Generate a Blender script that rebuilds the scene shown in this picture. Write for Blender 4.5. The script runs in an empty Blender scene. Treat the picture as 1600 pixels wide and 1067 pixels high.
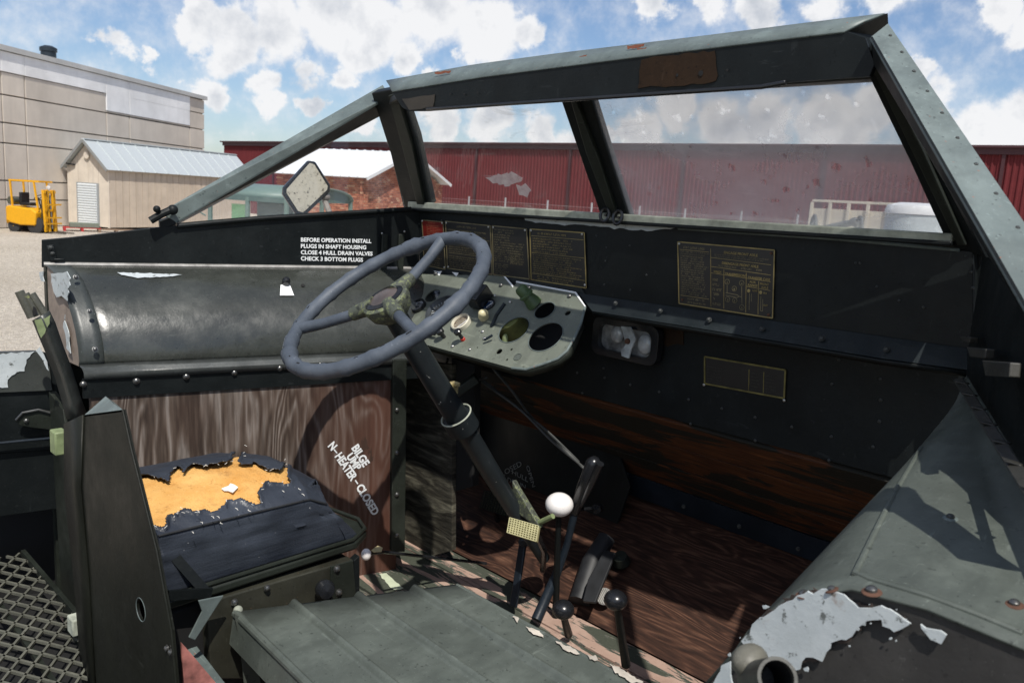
import bpy, bmesh, math, random
from mathutils import Vector, Matrix, noise as mnoise
from mathutils.geometry import tessellate_polygon
random.seed(7)
scene = bpy.context.scene
COL = scene.collection
V = Vector
# ------------------------------------------------------------------ camera
F, CX, CY = 1280.0, 800.0, 533.5            # focal length and centre in pixels of a 1600 wide picture
CAMZ = 2.6
def nrm(v): return Vector(v).normalized()
_up = -nrm((350 - CX, 7900 - CY, F))
_xl = nrm((-500 - CX, 245 - CY, F))
_X = -(_xl - _up * _xl.dot(_up)); _X.normalize()
_Y = _up.cross(_X)
RW = Matrix((_X, _Y, _up))                   # camera axes -> world axes (X right, Y ahead, Z up of the vehicle)
CAM = V((0, 0, CAMZ))
cd = bpy.data.cameras.new('camera'); cam = bpy.data.objects.new('camera', cd); COL.objects.link(cam)
cr, cu, cb = RW @ V((1, 0, 0)), RW @ V((0, -1, 0)), -(RW @ V((0, 0, 1)))
cam.matrix_world = Matrix(((cr.x, cu.x, cb.x, 0), (cr.y, cu.y, cb.y, 0), (cr.z, cu.z, cb.z, CAMZ), (0, 0, 0, 1)))
cd.sensor_width = 36; cd.lens = 36 * F / 1600; cd.clip_start = 0.05; cd.clip_end = 3000
cd.dof.use_dof = True; cd.dof.focus_distance = 2.3; cd.dof.aperture_fstop = 9.0
scene.camera = cam
# ------------------------------------------------------------------ light
SUN = nrm((0.56, -0.35, 1.0))                # direction towards the sun
sd = bpy.data.lights.new('sun', 'SUN'); sd.energy = 4.6; sd.angle = math.radians(0.55); sd.color = (1, .955, .88)
so = bpy.data.objects.new('sun', sd); COL.objects.link(so); so.location = (0, 0, 30)
so.rotation_euler = SUN.to_track_quat('Z', 'Y').to_euler()
world = bpy.data.worlds.new('World'); scene.world = world; world.use_nodes = True
scene.view_settings.view_transform = 'Standard'; scene.view_settings.look = 'None'
scene.view_settings.gamma = 1; scene.view_settings.use_curve_mapping = False; scene.view_settings.exposure = 0.0
def ray(px, py): return RW @ V(((px - CX) / F, (py - CY) / F, 1.0))
def onp(px, py, n, d):
    r = ray(px, py); n = V(n); return CAM + r * ((d - n.dot(CAM)) / n.dot(r))
def aX(px, py, x): return onp(px, py, (1, 0, 0), x)
def aY(px, py, y): return onp(px, py, (0, 1, 0), y)
def aZ(px, py, z): return onp(px, py, (0, 0, 1), z)
# ---- sky: Nishita blue with procedural cumulus
def build_world():
    nt = world.node_tree; N, L = nt.nodes, nt.links; N.clear()
    out = N.new('ShaderNodeOutputWorld'); bg = N.new('ShaderNodeBackground'); L.new(bg.outputs[0], out.inputs[0])
    sky = N.new('ShaderNodeTexSky'); sky.sky_type = 'NISHITA'; sky.sun_disc = False
    sky.sun_elevation = math.asin(SUN.z); sky.sun_rotation = math.atan2(SUN.x, SUN.y)
    sky.air_density = 1.0; sky.dust_density = 0.6; sky.ozone_density = 2.2
    bg.inputs[1].default_value = 0.1
    tc = N.new('ShaderNodeTexCoord')
    def math_(op, a, b=None, c=None, clamp=False):
        n = N.new('ShaderNodeMath'); n.operation = op; n.use_clamp = clamp
        for i, v in enumerate((a, b, c)):
            if v is None: continue
            if isinstance(v, (int, float)): n.inputs[i].default_value = v
            else: L.new(v, n.inputs[i])
        return n.outputs[0]
    def noise(scale, detail=6, rough=.55, vec=None):
        n = N.new('ShaderNodeTexNoise'); n.inputs['Scale'].default_value = scale; n.inputs['Detail'].default_value = detail
        n.inputs['Roughness'].default_value = rough; L.new(vec or tc.outputs['Generated'], n.inputs['Vector']); return n
    wob = noise(7, 8, .62)
    wv = N.new('ShaderNodeVectorMath'); wv.operation = 'MULTIPLY_ADD'
    sub = N.new('ShaderNodeVectorMath'); sub.operation = 'SUBTRACT'; L.new(wob.outputs['Color'], sub.inputs[0]); sub.inputs[1].default_value = (.5, .5, .5)
    L.new(sub.outputs[0], wv.inputs[0]); wv.inputs[1].default_value = (.14, .14, .10); L.new(tc.outputs['Generated'], wv.inputs[2])
    blobs = [(150,72,40),(190,78,48),(235,80,34),(300,28,45),(350,60,70),(430,40,95),(520,20,95),(600,40,90),(690,30,95),(770,50,90),(830,62,45),
             (240,118,34),(300,120,30),(345,135,45),(420,112,45),(480,105,50),(535,120,42),(430,155,42),(490,165,34),(400,200,30),(345,205,26),(340,240,22),
             (640,105,48),(690,120,34),(745,88,30),(560,75,60),
             (1020,5,50),(1100,0,55),(1190,-5,60),(1300,0,60),(1390,-20,60),(1540,15,50),(1590,40,45),
             (1425,120,40),(1460,160,60),(1540,190,75),(1620,180,80),(1480,210,60),(1600,215,50),(1510,120,22),
             (1000,205,55),(1060,180,60),(1130,195,70),(1210,180,70),(1290,185,75),(1370,175,70),(1330,215,60),(960,200,35),(1180,215,60),
             (700,200,55),(770,185,60),(850,200,55),(650,215,40),(560,205,38),(500,230,28),(600,190,26),(900,215,50)]
    acc = None
    for (px, py, r) in blobs:
        c = ray(px, py).normalized()
        d = N.new('ShaderNodeVectorMath'); d.operation = 'DISTANCE'; L.new(wv.outputs[0], d.inputs[0]); d.inputs[1].default_value = c
        m = math_('MULTIPLY_ADD', d.outputs['Value'], -1.0 / (r * .74 / 1280), 1.0, clamp=True)
        acc = m if acc is None else math_('SMOOTH_MAX', acc, m, 0.22)
    # clouds over the rest of the sky, with the same look
    wide = noise(2.6, 7, .6)
    fwd = RW @ V((0, 0, 1))
    dt = N.new('ShaderNodeVectorMath'); dt.operation = 'DOT_PRODUCT'; L.new(tc.outputs['Generated'], dt.inputs[0]); dt.inputs[1].default_value = fwd
    away = math_('MULTIPLY_ADD', dt.outputs['Value'], -5.0, 3.6, clamp=True)
    wm = math_('MULTIPLY', math_('MULTIPLY_ADD', wide.outputs[0], 5.0, -2.55, clamp=True), away)
    acc = math_('MAXIMUM', acc, wm)
    fine = noise(26, 9, .62)
    dens = math_('ADD', acc, math_('MULTIPLY_ADD', fine.outputs[0], .5, -.25))
    mr = N.new('ShaderNodeMapRange'); mr.interpolation_type = 'SMOOTHSTEP'; L.new(dens, mr.inputs[0])
    mr.inputs[1].default_value = .09; mr.inputs[2].default_value = .43
    # cloud tone: brighter rims, greyer thick parts and undersides
    sh = noise(9, 6, .6)
    up_ = N.new('ShaderNodeVectorMath'); up_.operation = 'ADD'; L.new(tc.outputs['Generated'], up_.inputs[0]); up_.inputs[1].default_value = (.012, -.008, .028)
    relief = math_('SUBTRACT', noise(13, 7, .58, up_.outputs[0]).outputs[0], noise(13, 7, .58).outputs[0])
    tone = math_('ADD', math_('ADD', math_('MULTIPLY', dens, .42), math_('MULTIPLY_ADD', sh.outputs[0], .55, -.09)), math_('MULTIPLY', relief, 1.7))
    cr_ = N.new('ShaderNodeValToRGB'); L.new(tone, cr_.inputs[0])
    e = cr_.color_ramp.elements; e[0].position = .38; e[0].color = (9.3, 9.3, 9.4, 1); e[1].position = .95; e[1].color = (4.9, 5.3, 6.0, 1)
    # colour balance of the blue
    tint = N.new('ShaderNodeMix'); tint.data_type = 'RGBA'; tint.blend_type = 'MULTIPLY'; tint.inputs[0].default_value = 1
    L.new(sky.outputs[0], tint.inputs[6]); tint.inputs[7].default_value = (1.02, 1.06, 1.16, 1)
    mix = N.new('ShaderNodeMix'); mix.data_type = 'RGBA'
    L.new(math_('MULTIPLY', mr.outputs[0], .96), mix.inputs[0]); L.new(tint.outputs[2], mix.inputs[6]); L.new(cr_.outputs[0], mix.inputs[7])
    L.new(mix.outputs[2], bg.inputs[0])
build_world()
# ------------------------------------------------------------------ planes of the vehicle
FL = 0.27
def aL(px, py, off=0.0): return onp(px, py, (1, -FL, 0), -2.39 - FL * 1.9 + off)
def Lx(y, off=0.0): return -2.39 - FL * (1.9 - y) + off
FR = 0.34
def aR(px, py, off=0.0): return onp(px, py, (1, FR, 0), -0.52 + FR * 1.9 + off)
def Rx(y, off=0.0): return -0.52 + FR * (1.9 - y) + off
WSL = 0.6
def aW(px, py, off=0.0): return onp(px, py, (0, 1, WSL), 1.9 + WSL * 2.548 + off)      # windscreen plane
TS = (1.55 - 1.3) / (2.35 - 1.92)
def aT(px, py, off=0.0): return onp(px, py, (0, -TS, 1), 1.3 - TS * 1.92 + off)        # toe board
PN = nrm((0, -.21, .22)); PD = PN.dot(V((0, 1.88, 2.33)))
def aI(px, py, off=0.0): return onp(px, py, PN, PD + off)                              # instrument panel
def plane_of(a, b, c):
    n = (b - a).cross(c - a).normalized(); return n, n.dot(a)
# ------------------------------------------------------------------ mesh builder
class MB:
    def __init__(s): s.v = []; s.f = []
    def add(s, vs, fs):
        o = len(s.v); s.v += [tuple(v) for v in vs]; s.f += [tuple(i + o for i in f) for f in fs]; return s
    def prism(s, pts, ext):
        """closed polygon, extruded by vector ext"""
        ext = V(ext); n = len(pts); pts = [V(p) for p in pts]
        tri = tessellate_polygon([pts])
        vs = pts + [p + ext for p in pts]; fs = []
        nn = V((0, 0, 0))
        for i in range(n): nn += (pts[i] - pts[0]).cross(pts[(i + 1) % n] - pts[0])
        for t in tri:
            a, b, c = t
            if (pts[b] - pts[a]).cross(pts[c] - pts[a]).dot(ext) > 0: a, b, c = a, c, b
            fs.append((a, b, c)); fs.append((c + n, b + n, a + n))
        flip = nn.dot(ext) > 0
        for i in range(n):
            j = (i + 1) % n
            fs.append((i, i + n, j + n, j) if not flip else (j, j + n, i + n, i))
        return s.add(vs, [f for f in fs])
    def plate(s, loops, ext):
        ext = V(ext); loops = [[V(p) for p in l] for l in loops]
        tri = tessellate_polygon(loops); flat = [p for l in loops for p in l]; n = len(flat)
        fs = []
        for (a, b, c) in tri:
            if (flat[b] - flat[a]).cross(flat[c] - flat[a]).dot(ext) > 0: a, b, c = a, c, b
            fs.append((a, b, c)); fs.append((c + n, b + n, a + n))
        o = 0
        for l in loops:
            m = len(l)
            for i in range(m): fs.append((o + i, o + (i + 1) % m, o + (i + 1) % m + n, o + i + n))
            o += m
        return s.add(flat + [p + ext for p in flat], fs)
    def box(s, c, size, ax=None):
        c = V(c); ax = ax or (V((1, 0, 0)), V((0, 1, 0)), V((0, 0, 1)))
        h = [V(a).normalized() * (d / 2) for a, d in zip(ax, size)]
        vs = [c + h[0] * i + h[1] * j + h[2] * k for k in (-1, 1) for j in (-1, 1) for i in (-1, 1)]
        return s.add(vs, [(0, 2, 3, 1), (4, 5, 7, 6), (0, 1, 5, 4), (2, 6, 7, 3), (0, 4, 6, 2), (1, 3, 7, 5)])
    def bar(s, a, b, w, h, up=(0, 0, 1)):
        a, b = V(a), V(b); d = (b - a).normalized(); sx = d.cross(V(up)).normalized(); uz = sx.cross(d)
        return s.box((a + b) / 2, ((b - a).length, w, h), (d, sx, uz))
    def tube(s, pts, r, seg=14, caps=True, closed=False):
        pts = [V(p) for p in pts]; n = len(pts); rs = r if isinstance(r, (list, tuple)) else [r] * n
        ref = None; rings = []
        for i, p in enumerate(pts):
            if closed: t = pts[(i + 1) % n] - pts[i - 1]
            else: t = pts[min(i + 1, n - 1)] - pts[max(i - 1, 0)]
            t.normalize()
            if ref is None: ref = t.orthogonal().normalized()
            ref = (ref - t * ref.dot(t)).normalized(); b = t.cross(ref)
            rings.append([p + (ref * math.cos(k / seg * 2 * math.pi) + b * math.sin(k / seg * 2 * math.pi)) * rs[i] for k in range(seg)])
        vs = [v for rg in rings for v in rg]; fs = []
        for i in range(n if closed else n - 1):
            j = (i + 1) % n
            for k in range(seg):
                k2 = (k + 1) % seg; fs.append((i * seg + k, i * seg + k2, j * seg + k2, j * seg + k))
        if caps and not closed: fs.append(tuple(reversed(range(seg)))); fs.append(tuple(range((n - 1) * seg, n * seg)))
        return s.add(vs, fs)
    def lathe(s, base, axis, prof, seg=24):
        """prof: list of (radius, height along axis)"""
        base = V(base); ax = V(axis).normalized(); u = ax.orthogonal().normalized(); w = ax.cross(u); vs = []; fs = []
        for r, h in prof:
            for k in range(seg):
                a = k / seg * 2 * math.pi; vs.append(base + ax * h + (u * math.cos(a) + w * math.sin(a)) * max(r, 1e-5))
        for i in range(len(prof) - 1):
            for k in range(seg):
                k2 = (k + 1) % seg; fs.append((i * seg + k, i * seg + k2, (i + 1) * seg + k2, (i + 1) * seg + k))
        if prof[0][0] > 1e-4: fs.append(tuple(reversed(range(seg))))
        if prof[-1][0] > 1e-4: fs.append(tuple(range((len(prof) - 1) * seg, len(prof) * seg)))
        return s.add(vs, fs)
    def ball(s, c, r, axes=None, seg=20, rings=12):
        c = V(c); r = (r, r, r) if isinstance(r, (int, float)) else r
        ax = axes or (V((1, 0, 0)), V((0, 1, 0)), V((0, 0, 1))); vs = []; fs = []
        for i in range(rings + 1):
            th = math.pi * i / rings
            for k in range(seg):
                ph = 2 * math.pi * k / seg
                vs.append(c + ax[0] * (r[0] * max(math.sin(th), 1e-4) * math.cos(ph)) + ax[1] * (r[1] * max(math.sin(th), 1e-4) * math.sin(ph)) + ax[2] * (r[2] * math.cos(th)))
        for i in range(rings):
            for k in range(seg):
                k2 = (k + 1) % seg; fs.append((i * seg + k, (i + 1) * seg + k, (i + 1) * seg + k2, i * seg + k2))
        return s.add(vs, fs)
    def grid(s, rows):
        n, m = len(rows), len(rows[0]); vs = [p for r in rows for p in r]
        return s.add(vs, [(i * m + j, i * m + j + 1, (i + 1) * m + j + 1, (i + 1) * m + j) for i in range(n - 1) for j in range(m - 1)])
    def mesh(s, name, mat, smooth=30):
        me = bpy.data.meshes.new(name); me.from_pydata(s.v, [], s.f)
        bm = bmesh.new(); bm.from_mesh(me); bmesh.ops.recalc_face_normals(bm, faces=bm.faces); bm.to_mesh(me); bm.free()
        if mat: me.materials.append(mat)
        if smooth:
            for p in me.polygons: p.use_smooth = True
            me.set_sharp_from_angle(angle=math.radians(smooth))
        return me
    def build(s, name, mat, parent=None, smooth=30, bevel=0, thick=0, kind=None, label=None):
        me = s.mesh(name, mat, smooth); o = bpy.data.objects.new(name, me); COL.objects.link(o)
        if parent: attach(o, parent)
        if thick: m = o.modifiers.new('thickness', 'SOLIDIFY'); m.thickness = thick; m.offset = -1
        if bevel:
            m = o.modifiers.new('bevel', 'BEVEL'); m.width = bevel; m.segments = 2; m.limit_method = 'ANGLE'; m.angle_limit = math.radians(40)
        if kind: o['kind'] = kind
        if label: o['label'] = label
        return o
WORLDM = {}
def attach(o, p):
    o.parent = p; o.matrix_parent_inverse = WORLDM.get(p.name, Matrix()).inverted()
def thing(name, loc, label, cat, group=None):
    o = bpy.data.objects.new(name, None); COL.objects.link(o); o.location = loc; o.empty_display_size = .3
    o['label'] = label; o['category'] = cat
    if group: o['group'] = group
    WORLDM[o.name] = Matrix.Translation(V(loc)); return o
def tag(o, label, cat, group=None):
    o['label'] = label; o['category'] = cat
    if group: o['group'] = group
    return o
def inst(name, me, parent, loc, rot=None, scale=1.0):
    o = bpy.data.objects.new(name, me); COL.objects.link(o)
    sc = scale if isinstance(scale, (tuple, list)) else (scale,) * 3
    o.parent = parent; o.matrix_parent_inverse = WORLDM.get(parent.name, Matrix()).inverted()
    m = Matrix.Translation(V(loc))
    if rot is not None: m = m @ rot.to_4x4()
    m = m @ Matrix.Diagonal((*sc, 1)); o.matrix_basis = m
    return o
def away(pts, th):
    pts = [V(p) for p in pts]; n = V((0, 0, 0))
    for i in range(1, len(pts) - 1): n += (pts[i] - pts[0]).cross(pts[i + 1] - pts[0])
    n.normalize(); c = sum(pts, V((0, 0, 0))) / len(pts)
    if n.dot(CAM - c) > 0: n = -n
    return n * th
def slab(name, pxs, fn, th, mat, parent, off=0.0, bevel=.0015, **kw):
    pts = [fn(x, y, off) if off else fn(x, y) for x, y in pxs]
    return MB().prism(pts, away(pts, th)).build(name, mat, parent, bevel=bevel, smooth=0, **kw)
def rag(pts, amp, step, seed=0):
    """ragged outline"""
    rnd = random.Random(seed); out = []
    for i in range(len(pts)):
        a, b = pts[i], pts[(i + 1) % len(pts)]; d = math.hypot(b[0] - a[0], b[1] - a[1]); n = max(1, int(d / step))
        for k in range(n):
            t = k / n; j = amp if k or True else 0
            out.append((a[0] + (b[0] - a[0]) * t + rnd.uniform(-j, j), a[1] + (b[1] - a[1]) * t + rnd.uniform(-j, j)))
    return out
def inpoly(x, y, P):
    c = False; n = len(P)
    for i in range(n):
        (x1, y1), (x2, y2) = P[i], P[(i + 1) % n]
        if (y1 > y) != (y2 > y) and x < (x2 - x1) * (y - y1) / (y2 - y1) + x1: c = not c
    return c
def ring_pts(c, n, r, k=28, ph=0, ry=None, uref=None):
    n = V(n).normalized(); u = (V(uref) if uref else V((1, 0, 0))); u = (u - n * u.dot(n)).normalized(); w = n.cross(u); ry = ry or r
    return [V(c) + u * math.cos(ph + i / k * 2 * math.pi) * r + w * math.sin(ph + i / k * 2 * math.pi) * ry for i in range(k)]
# ------------------------------------------------------------------ materials
class NT:
    def __init__(s, name):
        s.m = bpy.data.materials.new(name); s.m.use_nodes = True; s.t = s.m.node_tree; s.N = s.t.nodes; s.L = s.t.links
        s.b = s.N['Principled BSDF']; s.tc = s.N.new('ShaderNodeTexCoord')
    def set(s, sock, v):
        if v is None: return
        if hasattr(v, 'links'): s.L.new(v, sock)
        else: sock.default_value = v
    def mapped(s, scale=(1, 1, 1), rot=(0, 0, 0), loc=(0, 0, 0)):
        m = s.N.new('ShaderNodeMapping'); s.L.new(s.tc.outputs['Object'], m.inputs[0])
        m.inputs['Scale'].default_value = scale; m.inputs['Rotation'].default_value = rot; m.inputs['Location'].default_value = loc; return m.outputs[0]
    def noise(s, scale, detail=5, rough=.55, vec=None, dist=0):
        n = s.N.new('ShaderNodeTexNoise'); n.inputs['Scale'].default_value = scale; n.inputs['Detail'].default_value = detail
        n.inputs['Roughness'].default_value = rough; n.inputs['Distortion'].default_value = dist
        s.L.new(vec if vec is not None else s.tc.outputs['Object'], n.inputs['Vector']); return n.outputs[0]
    def ramp(s, v, stops):
        r = s.N.new('ShaderNodeValToRGB'); s.set(r.inputs[0], v); e = r.color_ramp.elements
        while len(e) < len(stops): e.new(.5)
        for i, (p, c) in enumerate(stops):
            e[i].position = p; e[i].color = (c, c, c, 1) if isinstance(c, (int, float)) else (*c, 1)
        return r.outputs[0]
    def mix(s, f, a, b, mode='MIX'):
        n = s.N.new('ShaderNodeMix'); n.data_type = 'RGBA'; n.blend_type = mode; s.set(n.inputs[0], f)
        for i, v in ((6, a), (7, b)):
            if isinstance(v, (tuple, list)): v = (*v[:3], 1)
            s.set(n.inputs[i], v)
        return n.outputs[2]
    def math(s, op, a, b=None, c=None, clamp=False):
        n = s.N.new('ShaderNodeMath'); n.operation = op; n.use_clamp = clamp
        s.set(n.inputs[0], a); s.set(n.inputs[1], b)
        if c is not None: s.set(n.inputs[2], c)
        return n.outputs[0]
    def bump(s, h, strength=.3, dist=.002):
        n = s.N.new('ShaderNodeBump'); s.set(n.inputs['Height'], h); n.inputs['Strength'].default_value = strength; n.inputs['Distance'].default_value = dist
        s.L.new(n.outputs[0], s.b.inputs['Normal'])
    def out(s, col=None, rough=None, metal=None, spec=None):
        if isinstance(col, (tuple, list)): col = (*col[:3], 1)
        s.set(s.b.inputs['Base Color'], col); s.set(s.b.inputs['Roughness'], rough); s.set(s.b.inputs['Metallic'], metal)
        if spec is not None: s.b.inputs['Specular IOR Level'].default_value = spec
        return s.m
def paint(name, c, rough=.42, var=.35, wear=None, wear_t=.66, dust=.25, spec=.5, scale=1.0):
    t = NT(name)
    a = t.noise(3.1 * scale, 6, .6); b = t.noise(14 * scale, 6, .65); g = t.noise(160, 3, .6)
    dark = tuple(x * (1 - var) for x in c); lite = tuple(x * (1 + var * .9) for x in c)
    col = t.mix(t.ramp(a, [(.3, 0), (.72, 1)]), dark, lite)
    dcol = tuple(min(1, x * 1.8 + .015) for x in c)
    col = t.mix(t.math('MULTIPLY', t.ramp(b, [(.5, 0), (.75, 1)]), dust), col, dcol)
    # scuffs and scratches in three directions, dirt speckle, grime in broad smears
    for sc_, rt_, th, am in (((70, 5, 70), (0, .3, .5), .655, .55), ((6, 85, 40), (.2, .1, .9), .665, .5), ((34, 90, 9), (.5, .2, .2), .67, .45)):
        sc = t.noise(1.0, 4, .72, t.mapped(sc_, rt_)); col = t.mix(t.ramp(sc, [(th, 0), (th + .02, am)]), col, dcol)
    sm = t.noise(1.0, 6, .65, t.mapped((9, 4, 6), (.3, .2, .4))); col = t.mix(t.ramp(sm, [(.42, .45), (.54, 0)]), col, tuple(x * .5 for x in c))
    sp = t.noise(210, 2, .6); col = t.mix(t.ramp(sp, [(.68, 0), (.72, .6)]), col, dcol); sp2 = t.noise(95, 2, .6); col = t.mix(t.ramp(sp2, [(.30, .7), (.33, 0)]), col, tuple(x * .35 for x in c))
    if wear:
        w = t.noise(9 * scale, 8, .68); m = t.ramp(w, [(wear_t, 0), (wear_t + .012, 1)]); col = t.mix(m, col, wear)
        sp = t.noise(120, 2, .5); col = t.mix(t.ramp(sp, [(.74, 0), (.76, .8)]), col, wear)
    r = t.ramp(t.math('ADD', t.math('MULTIPLY', a, .5), t.math('MULTIPLY', b, .5)), [(.3, max(.05, rough - .13)), (.7, min(1, rough + .2))])
    t.bump(t.math('ADD', t.math('MULTIPLY', g, .12), t.math('ADD', t.math('MULTIPLY', b, .6), t.math('MULTIPLY', a, 2.6))), .35, .004)
    return t.out(col, r, 0, spec)
def plain(name, c, rough=.5, metal=0.0, spec=.5, var=.15):
    t = NT(name); a = t.noise(25, 4, .6)
    col = t.mix(t.ramp(a, [(.3, 0), (.7, 1)]), tuple(x * (1 - var) for x in c), tuple(min(1, x * (1 + var)) for x in c))
    return t.out(col, rough, metal, spec)
def wood(name, stops, scale, rough=.7, dist=2.0, bump=.5, extra=None, knots=5.0, wv=.38, fs=6, rings=None):
    t = NT(name)
    mp = t.mapped(scale)
    n1 = t.noise(1.0, 8, .62, mp, dist); w = t.N.new('ShaderNodeTexWave'); w.wave_type = 'BANDS'; w.bands_direction = 'DIAGONAL'
    w.inputs['Scale'].default_value = 1.6; w.inputs['Distortion'].default_value = knots; w.inputs['Detail'].default_value = 4; w.inputs['Detail Scale'].default_value = 1.2
    t.L.new(mp, w.inputs['Vector'])
    h = t.math('ADD', t.math('MULTIPLY', n1, 1 - wv), t.math('MULTIPLY', w.outputs['Fac'], wv))
    if rings:                                            # growth-ring contours, as on rotary-cut veneer
        rn_ = t.noise(1.0, 3, .45, t.mapped(rings[0]), .3)
        rg = t.math('MULTIPLY_ADD', t.math('SINE', t.math('MULTIPLY', rn_, rings[1])), .5, .5)
        h = t.math('ADD', t.math('MULTIPLY', h, .68), t.math('MULTIPLY', rg, rings[2]))
    col = t.ramp(h, stops)
    fine = t.noise(1.0, 4, .7, t.mapped(tuple(x * fs for x in scale)))
    col = t.mix(t.ramp(fine, [(.35, .5), (.6, 0)]), col, tuple(x * .35 for x in stops[0][1]))
    if extra: col = extra(t, col)
    t.bump(t.math('ADD', h, t.math('MULTIPLY', fine, .5)), bump, .004)
    return t.out(col, rough, 0, .3)
M = {}
M['paint'] = paint('dark_olive_paint', (.019, .023, .018), .42, .35, dust=.2, spec=.28)
M['deck'] = paint('faded_olive_paint', (.090, .104, .090), .42, .22, dust=.35)
M['rail'] = paint('faded_rail_paint', (.125, .155, .150), .45, .2, wear=(.30, .10, .05), wear_t=.76, dust=.4)
M['shade'] = paint('blackish_paint', (.0085, .0110, .0115), .42, .3, dust=.10, spec=.2)
M['post'] = paint('very_dark_olive_paint', (.0085, .0095, .0065), .45, .35, dust=.15, spec=.22)
M['blue_shade'] = paint('dark_blue_grey_paint', (.013, .020, .029), .4, .3, dust=.12, spec=.3)
M['brown_patch'] = paint('brown_primer_patch', (.027, .014, .006), .6, .4, dust=.1, spec=.2)
def m_chip():
    t = NT('exposed_pale_primer'); a = t.noise(16, 5, .6); h = t.noise(42, 7, .72)
    col = t.mix(t.ramp(a, [(.3, 0), (.7, 1)]), (.40, .44, .45), (.53, .57, .58)); col = t.mix(t.ramp(h, [(.58, 0), (.63, .85)]), col, (.07, .075, .065)); col = t.mix(t.ramp(t.noise(30, 5), [(.64, 0), (.72, .6)]), col, (.22, .12, .07))
    t.bump(h, .5, .002); return t.out(col, .7, 0, .3)
M['chip'] = m_chip()
M['orange_rust'] = plain('rust', (.095, .045, .028), .9, var=.6)
M['steel'] = plain('worn_bolt_steel', (.16, .16, .155), .32, .8, var=.4)
M['bolt'] = paint('painted_bolt', (.040, .044, .042), .3, .3)
M['brass'] = plain('tarnished_brass', (.28, .22, .09), .5, .4, var=.35)
M['brassdim'] = plain('dull_brass_print', (.20, .17, .095), .6, .3, var=.35)
M['plate'] = plain('black_enamel', (.010, .009, .008), .4, var=.3)
M['redplate'] = plain('red_enamel', (.17, .012, .008), .4, var=.25)
M['redprint'] = plain('worn_pale_print', (.40, .16, .08), .6)
M['white'] = plain('white_stencil_paint', (.82, .84, .84), .6, var=.04)
M['greyprint'] = plain('scratched_grey_print', (.22, .23, .22), .7)
M['knobwhite'] = plain('ivory_plastic', (.85, .82, .80), .25, var=.03)
M['black'] = plain('black_bakelite', (.012, .013, .015), .25, var=.2)
M['rubber'] = plain('black_rubber', (.016, .017, .019), .55, var=.3)
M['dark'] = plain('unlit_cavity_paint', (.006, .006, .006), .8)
M['green'] = plain('mint_green_primer', (.22, .27, .13), .55, var=.3)
M['greenhandle'] = plain('green_plastic_grip', (.065, .11, .045), .45, var=.2)
M['cream'] = plain('cream_plastic', (.62, .56, .34), .4, var=.08)
M['gaugeface'] = plain('faded_gauge_face', (.36, .26, .18), .5, var=.3)
M['bluegauge'] = plain('blue_gauge_face', (.03, .10, .25), .3, var=.4)
M['red'] = plain('red_plastic', (.45, .03, .02), .4)
M['tyre'] = plain('tyre_rubber', (.03, .03, .032), .8)
M['seal'] = plain('dried_window_sealant', (.36, .38, .31), .8, var=.35)
def m_tape():
    t = NT('slate_blue_tape'); a = t.noise(11, 6, .6); g = t.noise(70, 4, .7)
    col = t.mix(t.ramp(a, [(.3, 0), (.7, 1)]), (.045, .056, .073), (.095, .112, .138)); col = t.mix(t.ramp(g, [(.66, 0), (.72, .7)]), col, (.30, .33, .38))
    t.bump(t.math('ADD', a, g), .5, .002); return t.out(col, .55, 0, .4)
M['tape'] = m_tape()
def m_hub():
    t = NT('flaking_green_hub_paint'); a = t.noise(60, 5, .7)
    return t.out(t.ramp(a, [(.38, (.02, .022, .018)), (.44, (.075, .085, .060)), (.53, (.05, .056, .050)), (.58, (.22, .25, .11)), (.62, (.05, .056, .052)), (.68, (.10, .11, .10))]), .6)
M['hub'] = m_hub()
def m_column():
    t = NT('scuffed_black_column'); a = t.noise(5, 5, .6); s = t.noise(95, 3, .6)
    col = t.mix(t.ramp(a, [(.3, 0), (.7, 1)]), (.009, .012, .014), (.022, .027, .030)); col = t.mix(t.ramp(s, [(.71, 0), (.73, 1)]), col, (.45, .45, .42))
    t.bump(a, .3, .003); return t.out(col, .38, 0, .3)
M['column'] = m_column()
# weathered plywood: vertical grain, greyer to the rear, redder to the front, flaking black at the front edge
def ply_extra(t, col):
    sep = t.N.new('ShaderNodeSeparateXYZ'); t.L.new(t.tc.outputs['Object'], sep.inputs[0])
    y = t.math('MULTIPLY_ADD', sep.outputs[1], 2.6, -3.35, clamp=True)
    y = t.math('ADD', y, t.math('MULTIPLY_ADD', t.noise(3.0, 4), .8, -.42), clamp=True)
    red = t.mix(t.noise(1, 7, .6, t.mapped((22, 22, 2.2))), (.135, .052, .032), (.045, .020, .014))
    col = t.mix(y, col, red)
    fl = t.noise(1.0, 6, .65, t.mapped((9, 9, 4.5)))
    m = t.math('MULTIPLY', t.ramp(fl, [(.60, 0), (.615, 1)]), t.math('MULTIPLY_ADD', sep.outputs[1], 5, -7.3, clamp=True))
    return t.mix(m, col, (.012, .014, .010))
M['plywood'] = wood('weathered_plywood', [(.30, (.050, .034, .026)), (.45, (.098, .072, .056)), (.58, (.150, .118, .098)), (.70, (.25, .215, .19))], (20, 20, 1.6), dist=1.0, knots=6, bump=.3, extra=ply_extra, wv=.10, fs=4, rings=((5.2, 5.2, 1.15), 135, .30))
M['rotwood'] = wood('rotting_plank', [(.35, (.020, .018, .014)), (.5, (.06, .055, .042)), (.65, (.17, .16, .12))], (4, 4, 22), dist=1.5, bump=1.0, wv=.0, fs=3)
M['toewood'] = wood('red_brown_plywood', [(.28, (.024, .010, .006)), (.48, (.062, .027, .016)), (.68, (.17, .085, .052))], (3.2, 34, 22), dist=1.0, knots=4, wv=.06, fs=4, rings=((1.5, 9, 7), 130, .19))
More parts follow.
